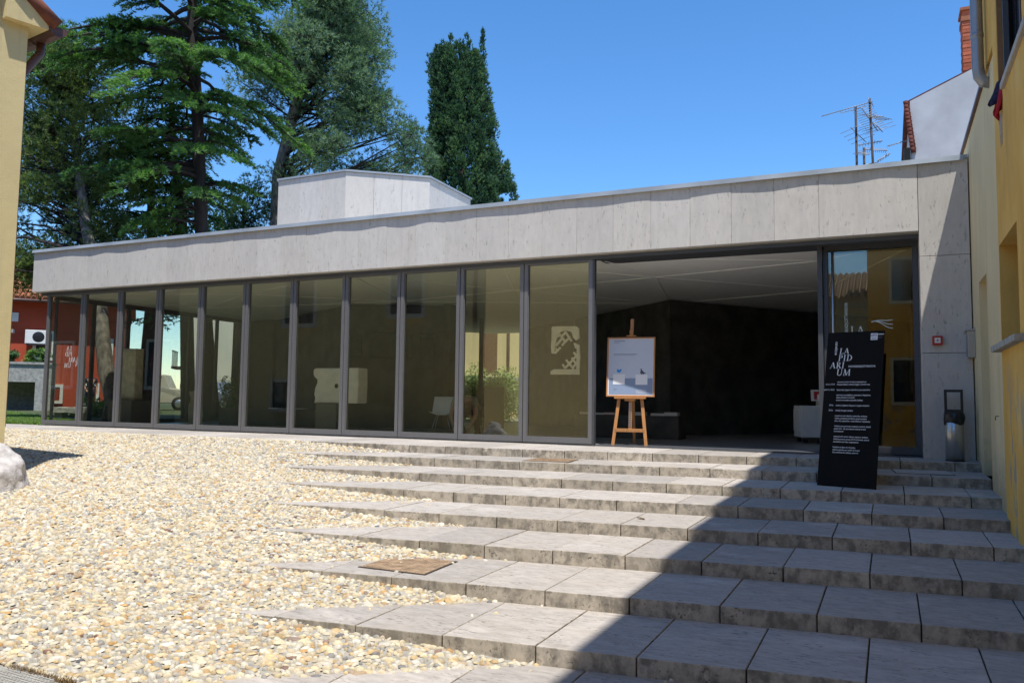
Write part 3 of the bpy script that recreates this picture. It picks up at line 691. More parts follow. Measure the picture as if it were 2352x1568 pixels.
text('NOVIGRAD|CITTANOVA', 0.062, door, 0.315, 1.545, y=0.036, mat='etched', sx=0.82, rot=-math.pi/2, name='side_lettering')
lt = MB()
for w_, x_, z_ in (('LA', 0.85, 1.64), ('PID', 0.87, 1.515), ('ARI', 1.00, 1.39), ('UM', 0.85, 1.265)):
    word(lt, w_, x_, z_, 0.105, y=0.036, slant=0.0, mirror=True)
lt.build('lettering', 'etched', panels[0]); lt = MB()
for k in range(3):
    pts = [(1.00+0.06*t+0.02*k, 0.036, 1.28+0.22*t+0.03*math.sin(3*t+k)) for t in np.linspace(0, 1, 9)]
    for p, q in zip(pts[:-1], pts[1:]): lt.add([(p[0]-0.004, p[1]-1e-4*k, p[2]), (p[0]+0.004, p[1]-1e-4*k, p[2]), (q[0]+0.004, q[1]-1e-4*k, q[2]), (q[0]-0.004, q[1]-1e-4*k, q[2])], [(0, 1, 2, 3)])
lt.build('logo_wave', 'etched', panels[0])
# interior walls, folded ceiling and its light seams
mb_world(MB().prism([(-16.4, 6.3), (-11.55, 3.60), (-9.5, 4.55), (-11.7, 9.1), (-15.0, 9.4)], -0.003, 2.90), 'interior_wall', 'blackwall')
mb_world(MB().prism([(-10.0, 10.45), (-4.2, 4.9), (-1.3, 8.9), (0.9, 11.9), (-8.0, 13.0)], -0.003, 2.87), 'interior_wall', 'blackwall')
mb_world(MB().box(0.601, 0.99, 0.63, 12.0, -0.003, 2.98), 'interior_wall', 'blackwall')
mb_world(MB().box(-17.1, -16.0, 5.98, 6.3, -0.003, 2.9), 'interior_wall', 'plinth')
from mathutils.geometry import delaunay_2d_cdt
CP = [(-17.1, .1, 2.975), (-9.0, .1, 2.975), (-5.86, .1, 2.975), (-4.2, .1, 2.975), (.6, .1, 2.975), (-3.72, 1.91, 2.90), (-.94, 1.53, 2.96), (-10.18, 3.62, 2.93), (-15.8, 3.3, 2.95),
      (-4.37, 5.64, 2.88), (-1.13, 4.6, 2.90), (-17.1, 6.4, 2.93), (-12, 12, 2.9), (.6, 12, 2.9), (-7.0, 3.0, 2.96), (-13, 1.6, 2.97)]
vv, ee, ff, *_ = delaunay_2d_cdt([Vector(p[:2]) for p in CP], [], [], 0, 1e-5)
zc = {(round(p[0], 3), round(p[1], 3)): p[2] for p in CP}
cm = MB(); pv = [(v.x, v.y, zc.get((round(v.x, 3), round(v.y, 3)), 2.93)) for v in vv]
for f in ff: cm.add([pv[i] for i in f], [(2, 1, 0)])
mb_world(cm, 'ceiling', 'ceil')
for f in ee:
    a, b = Vector(pv[f[0]]), Vector(pv[f[1]])
    if (a-b).length > 9 or max(a.y, b.y) > 8: continue
    dz = Vector((0, 0, -0.004))
    mb_world(MB().beam(a+dz, b+dz, 0.034, 0.012), 'ceiling_seam', 'seam')

# ------------------------------------------------------------------ things mounted on or standing by the entrance
# fire alarm call point
fa = tag(empty('fire_alarm', (0.585, FY-0.001, 1.535)), 'small red square fire alarm call point on the travertine pier', 'fire alarm')
MB().box(-0.06, 0.06, -0.05, 0, -0.06, 0.06).build('housing', 'red', fa, bevel=0.008)
MB().box(-0.034, 0.034, -0.053, -0.0501, -0.034, 0.034).build('face_plate', 'white', fa)
MB().lathe([(0.0, 0.006), (0.009, 0.006), (0.011, 0)], 12).build('button', 'red', fa, rot=(math.pi/2, 0, 0), loc=(0, -0.0532, 0))
# waste bin
wb = tag(empty('waste_bin', (0.735, -0.42, 0.0), R_(-4)), 'brushed steel waste bin with a square black open top beside the travertine pier', 'waste bin')
MB().lathe([(0, 0.012), (0.105, 0.012), (0.105, 0.50), (0.10, 0.505), (0, 0.505)], 28).build('drum', 'steel', wb)
MB().lathe([(0, 0), (0.11, 0), (0.11, 0.012), (0, 0.012)], 28).build('foot_ring', 'plastic_black', wb)
h = MB(); h.box(-0.105, 0.105, -0.105, 0.105, 0.60, 0.645); h.box(-0.105, 0.105, -0.105, 0.105, 0.862, 0.893)
for i in (-1, 1):
    for j in (-1, 1): h.box(min(i*.105, i*.074), max(i*.105, i*.074), min(j*.105, j*.085), max(j*.105, j*.085), 0.645, 0.862)
h.build('hood', 'plastic_black', wb, bevel=0.004)
bagm = MB(); n = 26
prof = [(0.112, 0.60), (0.118, 0.57), (0.122, 0.535), (0.116, 0.50), (0.109, 0.47)]
for j, (r, z) in enumerate(prof):
    for k in range(n):
        a = 2*math.pi*k/n; rr = r*(1+0.05*math.sin(5*a+j)+0.03*math.sin(11*a)); zz = z+0.018*math.sin(3*a+1.2)*(j/4)-0.03*(j/4)*(1+math.sin(a))*0.5
        bagm.v.append((rr*math.cos(a), rr*math.sin(a), zz))
for j in range(len(prof)-1):
    for k in range(n): bagm.f.append((j*n+k, (j+1)*n+k, (j+1)*n+(k+1) % n, j*n+(k+1) % n)); bagm.m.append(0); bagm.sm.append(True)
bagm.build('bag', 'plastic_black', wb)

# leaning board with the opening hours
bl_, br_ = Vector((-0.76, -2.21, -0.222)), Vector((-0.15, -2.375, -0.222))
wdir = (br_-bl_).normalized(); ang = math.atan2(wdir.y, wdir.x)
sg = tag(empty('information_board', (bl_+br_)/2, ang), 'tall black leaning board with white LAPIDARIUM opening hours, standing on the third tread', 'sign board')
sg.rotation_euler = Euler((-R_(14.5), 0, ang))
sg.rotation_mode = 'XYZ'
W_, Hh = 0.632, 1.815
MB().box(-W_/2, W_/2, 0.0, 0.022, 0.004, Hh).build('panel', 'blackmetal', sg, bevel=0.003)
MB().box(-W_/2+0.02, W_/2-0.02, 0.0225, 0.06, 0.3, 0.34).box(-0.03, 0.03, 0.0225, 0.05, 0.34, 1.6).build('back_frame', 'blackmetal', sg)
MB().beam((0, 0.05, 1.4), (0, 0.62, 0.155), 0.05, 0.02).build('strut', 'blackmetal', sg)
lm = MB()
word(lm, 'LA', -0.170, 1.545, 0.070, slant=0.08); word(lm, 'PID', -0.180, 1.459, 0.074, slant=0.08)
word(lm, 'ARI', -0.267, 1.372, 0.074, slant=0.08); word(lm, 'UM', -0.190, 1.283, 0.078, slant=0.08)
lm.build('title', 'print_white', sg)
text('MUZEJ|MUSEO', 0.031, sg, -0.198, 1.535, sx=0.82, rot=-math.pi/2, name='side_title')
text('NOVIGRAD|CITTANOVA', 0.033, sg, -0.055, 1.381, sx=0.80, name='place_name')
body = [(-0.180, 1.200, "otvoreno | orario di visita | opening hours"), (-0.182, 1.170, "listopad-svibanj | ottobre-maggio | october-may"),
        (-0.180, 1.106, "lipanj-rujan | giugno-settembre | june-september"), (-0.180, 1.044, "zatvoreno ponedjeljkom, praznicima i blagdanima"),
        (-0.180, 1.014, "chiuso il lunedì e nei festivi"), (-0.180, 0.984, "closed on mondays and public holidays"),
        (-0.180, 0.922, "ulaznice | biglietto d'ingresso | regular admission"), (-0.180, 0.862, "obitelji | famiglie | families"),
        (-0.180, 0.800, "popusti za umirovljenike, nastavnike, studente,"), (-0.180, 0.770, "osobe s posebnim potrebama, grupne posjete"), (-0.180, 0.740, "(min. 10), umjetničke i ostale kulturne organizacije"),
        (-0.180, 0.680, "riduzioni per pensionati, insegnanti, studenti, disabili"), (-0.180, 0.650, "gruppi (min. 10), associazioni culturali ed enti"), (-0.180, 0.620, "convenzionati"),
        (-0.180, 0.560, "reductions for senior citizens, teachers, students,"), (-0.180, 0.530, "disabled persons, groups (of 10 minimum), cultural"), (-0.180, 0.500, "associations and other organizations"),
        (-0.180, 0.438, "besplatno za djecu do 14 godine"), (-0.180, 0.408, "ingresso gratuito per minori di 14 anni"), (-0.180, 0.378, "free admission for children under 14")]
for x, z, s_ in body: text(s_, 0.0235, sg, x+0.012, z, sx=0.80, name='text_line')
for z, s_ in ((1.170, "10-13 | 17-19"), (1.106, "10-13 | 18-22"), (0.922, "10 kn"), (0.862, "20 kn")): text(s_, 0.0245 if 'kn' not in s_ else 0.027, sg, -0.195, z, sx=0.78, name='text_line', align='RIGHT')
MB().box(-0.313, -0.297, -0.003, -0.0005, 1.108, 1.116).build('arrow_mark', 'print_white', sg)
MB().box(0.17, 0.245, -0.003, -0.0005, 1.705, 1.785).build('emblem', 'print_white', sg)
text('a3O', 0.042, sg, 0.175, 1.748, y=-0.0042, mat='print_grey', sx=0.85, name='emblem_lettering')
text('ZAŠTITA', 0.018, sg, 0.179, 1.715, y=-0.0042, mat='print_grey', sx=0.8, name='emblem_lettering')
for i, w in enumerate((0.062, 0.045, 0.05, 0.04)): MB().box(0.25, 0.25+w, -0.003, -0.0005, 1.768-i*0.014, 1.773-i*0.014+(0.003 if i == 0 else 0)).build('emblem_line', 'print_white' if i == 0 else 'print_grey', sg)

# easel with its poster
EA = Vector((-3.72, 0.345, 0.0)); ea_r = R_(8)
es = tag(empty('easel', EA, ea_r), 'wooden artist easel in the open doorway holding a framed poster', 'easel')
for s in (-1, 1):
    MB().beam((s*0.262, 0.0, 0.0), (s*0.175, 0.115, 0.80), 0.052, 0.024, (0, 1, 0)).build('leg', 'wood', es, bevel=0.004)
MB().beam((0, 0.55, 0.0), (0, 0.265, 1.42), 0.045, 0.03, (0, 1, 0)).build('rear_leg', 'wood', es, bevel=0.004)
MB().beam((0, 0.075, 0.26), (0, 0.30, 2.03), 0.055, 0.028, (0, 1, 0)).build('mast', 'wood', es, bevel=0.004)
rk = MB()
for i in range(11):
    z = 0.30+i*0.035; rk.beam((-0.017, 0.058+0.127*(z-0.26), z), (-0.017, 0.058+0.127*(z+0.02-0.26), z+0.02), 0.012, 0.01, (0, 1, 0)); rk.beam((0.017, 0.058+0.127*(z-0.26), z), (0.017, 0.058+0.127*(z+0.02-0.26), z+0.02), 0.012, 0.01, (0, 1, 0))
    rk.box(-0.022, 0.022, 0.052+0.127*(z-0.26), 0.062+0.127*(z-0.26), z, z+0.012)
rk.build('ratchet', 'steel', es)
MB().box(-0.235, 0.235, 0.015, 0.04, 0.21, 0.265).build('crossbar', 'wood', es, bevel=0.003)
MB().box(-0.25, 0.25, 0.03, 0.13, 0.735, 0.765).box(-0.085, 0.085, 0.05, 0.12, 0.70, 0.735).build('tray', 'wood', es, bevel=0.003)
MB().box(-0.075, 0.075, 0.16, 0.23, 1.738, 1.755).box(-0.028, 0.028, 0.19, 0.25, 1.755, 1.84).build('top_clamp', 'wood', es, bevel=0.003)
# poster
lean = 0.127
ps = tag(empty('framed_poster', EA+Matrix.Rotation(ea_r, 3, 'Z') @ Vector((0, 0.06, 0.768)), ea_r), 'wood framed exhibition poster with two birds on white plinths, resting on the easel', 'poster')
ps.rotation_euler = Euler((-math.atan(lean), 0, ea_r))
pw, ph = 0.385, 0.965
f = MB().box(-pw, pw, 0, 0.025, 0, 0.024).box(-pw, pw, 0, 0.025, ph-0.024, ph).box(-pw, -pw+0.024, 0, 0.025, 0.024, ph-0.024).box(pw-0.024, pw, 0, 0.025, 0.024, ph-0.024)
f.build('frame', 'wood', ps, bevel=0.003)
sh = MB().box(-pw+0.024, pw-0.024, 0.012, 0.02, 0.024, ph-0.024); sheet = sh.build('sheet', 'print_white', ps)
MB().box(-pw+0.032, pw-0.032, 0.0108, 0.0119, 0.30, ph-0.03).build('print_background', 'poster_top', sheet)
MB().box(-pw+0.04, pw-0.032, 0.0106, 0.0119, 0.034, 0.299).build('print_foreground', 'print_bluegrey', sheet)
for x, z0 in ((-0.185, 0.20), (0.175, 0.195)):
    MB().box(x-0.095, x+0.095, 0.0092, 0.0105, z0, z0+0.165).build('printed_plinth', 'print_white', sheet)
def flat_shape(pts, y, name, mat, par):
    m = MB(); n = len(pts); m.v = [(x, y, z) for x, z in pts]; m.f = [tuple(range(n))]; m.m = [0]; m.sm = [False]
    return m.build(name, mat, par)
# a plain flying songbird silhouette and a printed pigeon figure
bb = [(-.05, .0), (-.02, -.022), (.02, -.018), (.045, .01), (.052, .034), (.066, .05), (.05, .05), (.036, .062), (.02, .055), (.012, .034), (-.01, .045), (-.05, .062), (-.045, .04), (-.055, .036), (-.042, .018), (-.06, .004)]
flat_shape([(x*0.72-0.185, z*0.72+0.405) for x, z in bb], 0.0094, 'printed_bird', 'print_blue', sheet)
pg = [(-.05, -.03), (-.02, -.035), (.03, -.03), (.075, -.022), (.03, .0), (.0, .03), (-.02, .05), (-.022, .075), (-.04, .083), (-.055, .075), (-.05, .06), (-.05, .03), (-.062, .0)]
flat_shape([(x*0.72+0.195, z*0.72+0.395) for x, z in pg], 0.0094, 'printed_bird', 'print_grey', sheet)
MB().box(0.165, 0.185, 0.0093, 0.0105, 0.361, 0.372).box(0.195, 0.21, 0.0093, 0.0105, 0.361, 0.372).build('printed_feet', 'print_grey', sheet)
for x, z, w, hgt in ((-0.28, 0.90, 0.18, 0.007), (-0.28, 0.872, 0.09, 0.004), (-0.28, 0.685, 0.38, 0.006), (-0.28, 0.668, 0.34, 0.003), (-0.27, 0.115, 0.05, 0.006), (-0.14, 0.115, 0.008, 0.008)):
    MB().box(x, x+w, 0.0094, 0.0105, z, z+hgt).build('printed_text', 'print_grey', sheet)
for i in range(5): MB().box(0.09, 0.09+0.17-0.012*(i % 2), 0.0094, 0.0105, 0.055+i*0.014, 0.058+i*0.014).build('printed_text', 'print_white', sheet)

# ------------------------------------------------------------------ houses on the right
oh = tag(empty('ochre_house', (1.0, -6.0, 0)), 'tall ochre rendered house with deep set windows along the right edge of the steps', 'house')
def off_mb(mb, root, name, mats, **k):
    o = root.location; mb.v = [(x-o.x, y-o.y, z-o.z) for x, y, z in mb.v]; return mb.build(name, mats, root, **k)
w = MB()
w.box(0.968, 1.30, -17, -5.0, -1.2, 8.6)
w.box(0.968, 1.30, -5.0, -3.2, -1.2, 1.26); w.box(0.968, 1.30, -5.0, -3.2, 2.20, 3.52); w.box(0.968, 1.30, -5.0, -3.2, 5.1, 8.6)
w.box(0.968, 1.30, -5.0, -4.4, 1.26, 2.20); w.box(0.968, 1.30, -3.235, -3.2, 1.26, 2.20)
w.box(0.968, 1.30, -3.53, -3.2, 3.52, 5.1)
w.box(0.985, 1.30, -3.2, -2.1, 4.225, 8.6)
w.box(1.30, 9.0, -17, -2.1, -1.2, 8.6)
off_mb(w, oh, 'wall', 'ochre')
rf = MB().hexa([(0.45, -17.3, 8.60), (9.6, -17.3, 8.60), (9.6, -2.2, 8.60), (0.45, -2.2, 8.60)], [(4.8, -14.2, 10.6), (5.2, -14.2, 10.6), (5.2, -5.2, 10.6), (4.8, -5.2, 10.6)])
off_mb(rf, oh, 'roof', 'tile')
def window(root, y0, y1, z0, z1, xin=1.16, frame='wooddark', leaves=2):
    f = MB(); t = 0.05
    f.box(xin, xin+0.06, y0, y0+t, z0, z1).box(xin, xin+0.06, y1-t, y1, z0, z1).box(xin, xin+0.06, y0+t, y1-t, z0, z0+t).box(xin, xin+0.06, y0+t, y1-t, z1-t, z1)
    ym = (y0+y1)/2; f.box(xin+0.005, xin+0.055, ym-0.035, ym+0.035, z0+t, z1-t)
    o = off_mb(f, root, 'window', frame)
    g = MB(); g.box(xin+0.03, xin+0.045, y0+t, y1-t, z0+t, z1-t); g.v = [(x-root.location.x, y-root.location.y, z) for x, y, z in g.v]
    g.build('pane', 'blueglass', o); return o
window(oh, -4.4, -3.235, 1.262, 2.198)
s_ = MB().box(0.895, 1.158, -4.6, -3.04, 1.205, 1.262); off_mb(s_, oh, 'window_sill', 'oldgrey', bevel=0.006)
window(oh, -5.0, -3.56, 3.53, 5.1, xin=1.05)
s_ = MB().box(0.972, 1.048, -3.555, -3.532, 3.53, 5.1); off_mb(s_, oh, 'window_surround', 'brownjamb')['label'] = 'brown rendered jamb of the upper window'
s_ = MB().box(0.935, 1.045, -5.3, -3.92, 3.468, 3.525); off_mb(s_, oh, 'window_sill', 'conc', bevel=0.008)
s_ = MB().box(1.012, 1.045, -3.72, -3.60, 3.53, 5.08); s_.box(1.0, 1.0115, -3.72, -3.70, 3.53, 5.08); off_mb(s_, oh, 'shutter', 'alu_dark')
pp = MB(); pp.tube([(0.905, -2.55, 8.5), (0.905, -2.55, 5.2), (0.905, -2.55, 4.22), (0.915, -2.55, 4.11), (0.95, -2.55, 4.05), (1.02, -2.55, 4.03)], 0.058, 16)
for z in (7.6, 5.9, 4.55): pp.lathe([(0.058, -0.025), (0.063, -0.02), (0.063, 0.02), (0.058, 0.025)], 16, c=(0.905, -2.55, z))
off_mb(pp, oh, 'rain_pipe', 'pipe')
hk = MB().tube([(1.0, -2.52, 0.59), (0.972, -2.52, 0.59), (0.968, -2.52, 0.55)], 0.005, 6); 
hook = off_mb(hk, oh, 'wall_hook', 'mast')
an = tag(empty('cream_annex', (1.0, 1.0, 0)), 'low cream rendered annex with a tall blind niche beside the waste bin', 'annex')
w = MB()
w.box(1.0, 1.29, -3.2, -1.78, -1.2, 4.18); w.box(1.0, 1.29, -1.78, -0.98, 2.16, 4.18); w.box(1.0, 1.29, -0.98, 7.0, -1.2, 4.18)
w.box(1.15, 1.29, -1.78, -0.98, -1.2, 2.16)
w.box(1.29, 6.0, -2.05, 7.0, -1.2, 4.18)
off_mb(w, an, 'wall', 'pale')
off_mb(MB().box(0.965, 6.2, -2.08, 7.2, 4.181, 4.222), an, 'roof_edge', 'copper')
lb = tag(empty('letter_box', (1.0, -0.22, 1.30)), 'small grey steel letter box hung on the cream wall', 'letter box')
MB().box(-0.085, -0.001, -0.15, 0.15, 0, 0.34).build('body', 'steel', lb, bevel=0.006)
MB().hexa([(-0.105, -0.16, 0.341), (0, -0.16, 0.341), (0, 0.16, 0.341), (-0.105, 0.16, 0.341)], [(-0.105, -0.16, 0.35), (0, -0.16, 0.37), (0, 0.16, 0.37), (-0.105, 0.16, 0.35)]).build('lid', 'steel', lb)
MB().box(-0.089, -0.0855, -0.12, 0.12, 0.03, 0.28).build('door', 'pipe', lb)
# cloth hanging from the upper sill
cl = tag(empty('hanging_cloth', (0.985, -3.72, 3.55)), 'red and navy woven cloth with pale fringe drooping from the upper window sill', 'cloth')
def drape(name, mat, y0, y1, zt, zb, xo, seed):
    r = random.Random(seed); m = MB(); nu, nv = 12, 9
    for j in range(nv+1):
        for i in range(nu+1):
            u, v = i/nu, j/nv
            m.v.append((xo-0.035*v+0.03*math.sin(u*9+seed+v*2)*(0.4+v), y0+(y1-y0)*u+0.03*math.sin(v*5+seed)*v-(u-0.5)*0.25*v*(y1-y0), zt+(zb-zt)*v*(0.82+0.18*math.sin(u*5+seed))))
    for j in range(nv):
        for i in range(nu): a = j*(nu+1)+i; m.f.append((a, a+1, a+nu+2, a+nu+1)); m.m.append(0); m.sm.append(True)
    o = m.build(name, mat, cl); s = o.modifiers.new('thick', 'SOLIDIFY'); s.thickness = 0.012; return o
drape('navy_fold', 'cloth_navy', -0.02, 0.26, 0.09, -0.14, -0.03, 1)
drape('red_fold', 'cloth_red', -0.10, 0.16, 0.10, -0.28, 0.0, 2)
fr = MB()
for i in range(16): fr.tube([(-0.01+0.01*(i % 3), -0.05+i*0.013, -0.15-0.02*(i % 4)), (-0.02, -0.03+i*0.011, -0.27-0.03*(i % 3)), (-0.015, -0.02+i*0.010, -0.36-0.05*((i*7) % 4))], 0.006, 5)
fr.build('fringe', 'cloth_pale', cl)

# grey house behind, with chimney
gh = tag(empty('grey_house', (2.5, 8.0, 0)), 'grey cement rendered house rising behind the museum roof with a brick chimney', 'house')
w = MB(); A = [(0.50, 1.0), (6.5, 1.0), (6.5, 8.6), (4.6, 8.55), (1.76, 7.45), (0.50, 6.90)]
w.v = [(x, 6.0, z) for x, z in A]+[(x, 13.0, z) for x, z in A]; n = len(A)
w.f = [tuple(range(n)), tuple(range(2*n-1, n-1, -1))]+[((i+1) % n, i, n+i, n+(i+1) % n) for i in range(n)]; w.m = [0]*len(w.f); w.sm = [False]*len(w.f)
off_mb(w, gh, 'wall', 'greyrender')
r = MB(); r.beam((0.40, 9.52, 6.88), (1.76, 9.52, 7.475), 7.0, 0.025, (0, 0, 1)); r.beam((1.75, 9.52, 7.475), (4.6, 9.52, 8.58), 7.0, 0.025, (0, 0, 1)); off_mb(r, gh, 'roof', 'tile_dark')
for i in range(13):
    z = 6.90-i*0.082; x = 0.435+0.009*i
    t = MB().tube([(x-0.02, 5.97, z), (x-0.005, 5.97, z-0.095)], [0.045, 0.04], 8); t.box(x+0.0, x+0.05, 5.96, 6.05, z-0.1, z)
    off_mb(t, gh, 'roof_tile', 'tile_dark')
off_mb(MB().box(0.37, 0.485, 5.95, 6.30, 5.0, 5.92), gh, 'shutter', 'black')
ch = MB(); off_mb(MB().box(1.50, 1.95, 6.2, 6.65, 7.2, 8.70), gh, 'chimney', 'brick')
chim = [o for o in gh.children if o.name.startswith('chimney')][0]
for i in range(15):
    e = 0.006 if i % 2 else 0.012
    m = MB()
    for j in range(2):
        o_ = 0.0 if i % 2 else 0.11
        m.box(1.50-e, 1.71-o_*0.5, 6.2-e, 6.195, 7.30+i*0.078, 7.30+i*0.078+0.066) if j == 0 else m.box(1.722-o_*0.5, 1.95+e, 6.2-e, 6.195, 7.30+i*0.078, 7.30+i*0.078+0.066)
    m.v = [(x-2.5, y-8.0, z) for x, y, z in m.v]; m.build('brick', 'brick', chim)
    m = MB().box(1.50-e, 1.4995, 6.2-e*0.4, 6.65, 7.30+i*0.078, 7.30+i*0.078+0.066); m.v = [(x-2.5, y-8.0, z) for x, y, z in m.v]; m.build('brick', 'brick', chim)
m = MB().box(1.475, 2.0, 6.17, 6.7, 8.48, 8.58).box(1.46, 2.03, 6.15, 6.73, 8.70, 8.76); m.v = [(x-2.5, y-8.0, z) for x, y, z in m.v]; m.build('cap', 'tile', chim)

# television aerials
def yagi(mb, a, b, n, ln, dirv=(0.3, 1, 0.05), taper=0.0, rr=0.006):
    a, b = Vector(a), Vector(b); mb.tube([a, b], 0.011, 6)
    d = Vector(dirv).normalized()
    for i in range(n):
        p = a+(b-a)*((i+0.3)/n); L = ln*(1-taper*i/n)
        mb.tube([p-d*L/2, p+d*L/2], rr, 5)
def aerial(label, x, y, z0, z1, lean, parts):
    r = tag(empty('tv_aerial', (x, y, z0)), label, 'tv aerial', 'television aerials behind the roof')
    MB().tube([(0, 0, 0), (lean, 0, z1-z0)], 0.026, 8).build('mast', 'mast', r)
    for fn in parts:
        m = MB(); fn(m); m.v = [(px-x, py-y, pz-z0) for px, py, pz in m.v]; m.build('antenna', 'antenna', r)
    return r
aerial('tall slim tv aerial mast carrying a long horizontal antenna', -0.57, 8.0, 3.7, 7.63, -0.01, [
    lambda m: (yagi(m, (-1.33, 8, 7.50), (-0.21, 8, 7.70), 19, 0.16, (0.2, 1, 0.3)), m.tube([(-0.92, 8, 7.57), (-0.90, 8, 7.52), (-0.58, 8, 7.57), (-0.39, 8, 7.61), (-0.35, 8, 7.67)], 0.009, 5)),
    lambda m: yagi(m, (-0.69, 7.9, 7.11), (-0.39, 8.3, 6.86), 4, 0.55, (1, -0.3, 0.25)),
    lambda m: yagi(m, (-0.58, 8, 6.70), (-0.03, 8.2, 6.80), 9, 0.12, (0.2, 0.3, 1)),
    lambda m: yagi(m, (-0.59, 8, 6.55), (-0.31, 7.8, 6.40), 7, 0.2, (0.8, 0.4, 0.5))])
aerial('leaning tv aerial mast with a fan of slanting rods', -0.16, 8.0, 3.7, 7.78, -0.12, [
    lambda m: yagi(m, (-0.46, 7.8, 7.53), (-0.12, 8.2, 7.05), 12, 0.42, (1, 0.1, 0.28)),
    lambda m: yagi(m, (-0.30, 8.2, 7.40), (0.0, 7.9, 7.28), 5, 0.5, (1, 0.3, -0.35)),
    lambda m: (yagi(m, (-0.20, 8, 7.20), (-0.02, 8.1, 6.98), 3, 0.7, (1, 0.2, 0.28))),
    lambda m: yagi(m, (-0.29, 7.9, 7.72), (-0.22, 8.1, 7.66), 5, 0.18, (-0.4, 0.2, 1)),
    lambda m: yagi(m, (-0.14, 8, 6.28), (0.13, 8.1, 6.46), 8, 0.14, (0.3, 0.4, 1))])
aerial('short tv aerial mast low against the flashing between two taller ones', -0.42, 8.0, 3.7, 6.63, 0.0, [
    lambda m: yagi(m, (-0.43, 8, 6.59), (0.07, 8.1, 6.53), 12, 0.14, (0.2, 0.5, 1)),
    lambda m: (yagi(m, (-1.07, 8.05, 6.13), (-0.12, 8.05, 6.28), 17, 0.14, (0.2, 1, 0.3)), m.tube([(-0.72, 8.05, 6.19), (-0.70, 8.05, 6.10), (-0.40, 8.05, 6.15), (-0.18, 8.05, 6.27)], 0.009, 5))])
r = tag(empty('tv_aerial', (0.56, 8.0, 5.5)), 'small comb shaped antenna sticking out left of the grey house', 'tv aerial', 'television aerials behind the roof')
m = MB(); yagi(m, (-0.49, 0, 1.10), (-0.02, 0, 1.20), 9, 0.12, (0.2, 0.8, 0.6)); m.build('antenna', 'antenna', r)
MB().tube([(-0.02, 0, 1.26), (-0.02, 0, 0.5)], 0.018, 6).build('mast', 'mast', r)

# ------------------------------------------------------------------ yellow house on the left and its guard stone
yh = tag(empty('yellow_house', (-9.24, -6.02, 0.0), R_(-7.5)), 'pale yellow house gable with boxed eaves and brown gutter at the left edge', 'house')
HW, HD, PIT = 9.4, 15.0, 0.70
ZE = 5.04
w = MB(); A = [(0.0, -1.2), (0.0, ZE+0.18), (-HD/2, ZE+0.18+HD/2*PIT), (-HD, ZE+0.18), (-HD, -1.2)]
w.v = [(0.0, y, z) for y, z in A]+[(-HW, y, z) for y, z in A]; n = 5
w.f = [(4, 3, 2, 1, 0), (5, 6, 7, 8, 9)]+[(i, (i+1) % n, n+(i+1) % n, n+i) for i in range(n)]; w.m = [0]*7; w.sm = [False]*7
w.build('wall', 'yellow', yh)
e = MB(); e.v = [(0.115, -0.30, ZE), (0.115, 0.18, ZE+0.03), (0.115, 0.18, ZE+0.13), (0.115, -0.30, ZE+0.46), (-HW, -0.30, ZE), (-HW, 0.18, ZE+0.03), (-HW, 0.18, ZE+0.13), (-HW, -0.30, ZE+0.46)]
e.f = [(0, 1, 2, 3), (7, 6, 5, 4), (0, 4, 5, 1), (1, 5, 6, 2), (2, 6, 7, 3), (3, 7, 4, 0)]; e.m = [0]*6; e.sm = [False]*6
e.build('boxed_eaves', 'yellow', yh)
def roofslab(y0, z0, y1, z1, x0, x1, t):
    nrm = Vector((0, -(z1-z0), (y1-y0))).normalized(); nrm = nrm if nrm.z > 0 else -nrm
    b = [(x0, y0, z0), (x1, y0, z0), (x1, y1, z1), (x0, y1, z1)]
    return MB().hexa(b, [(x, y+nrm.y*t, z+nrm.z*t) for x, y, z in b])
roofslab(0.24, ZE+0.105, -HD/2, ZE+0.105+(HD/2+0.24)*PIT, -HW-0.2, 0.17, 0.03).build('roof', 'tile_shaded', yh)
roofslab(-HD-0.24, ZE+0.105, -HD/2, ZE+0.105+(HD/2+0.24)*PIT, -HW-0.2, 0.17, 0.03).build('roof', 'tile_shaded', yh)
vt = None
for i in range(20):
    y = 0.27-i*0.36; z = ZE+0.135+(0.24-y+0.03)*PIT-0.02
    m = MB().tube([(0.10, y, z), (0.10, y-0.40, z+0.40*PIT+0.012)], [0.095, 0.075], 12)
    m.build('roof_tile', 'tile_shaded', yh)
for i in range(45):
    x = -0.12-i*0.21
    m = MB().tube([(x, 0.27, ZE+0.125), (x, -0.7, ZE+0.125+0.97*PIT)], [0.075, 0.07], 8); m.build('roof_tile', 'tile_shaded', yh)
gt = MB(); nseg = 10; prof = [(0.285+0.115*math.cos(math.pi+math.pi*k/nseg), ZE+0.095+0.115*math.sin(math.pi+math.pi*k/nseg)) for k in range(nseg+1)]
outer = prof; inner = [(0.285+(y-0.285)*0.95, ZE+0.095+(z-ZE-0.095)*0.95) for y, z in prof]
X0, X1 = 0.135, -HW
for a, b in zip(range(nseg), range(1, nseg+1)):
    gt.add([(X0, *outer[a]), (X0, *outer[b]), (X1, *outer[b]), (X1, *outer[a])], [(0, 1, 2, 3)], 0, True)
    gt.add([(X0, *inner[a]), (X0, *inner[b]), (X1, *inner[b]), (X1, *inner[a])], [(3, 2, 1, 0)], 0, True)
gt.add([(X0+0.001, y, z) for y, z in outer], [tuple(range(nseg+1))])
gt.tube([(X0, 0.403, ZE+0.098), (X1, 0.403, ZE+0.098)], 0.012, 6)
for xx in (-0.35, -1.6, -2.8): 
    pts = [(xx, 0.285+0.119*math.cos(math.pi+math.pi*k/8), ZE+0.095+0.119*math.sin(math.pi+math.pi*k/8)) for k in range(9)]; gt.tube(pts, 0.007, 5)
gt.build('gutter', 'copper', yh)
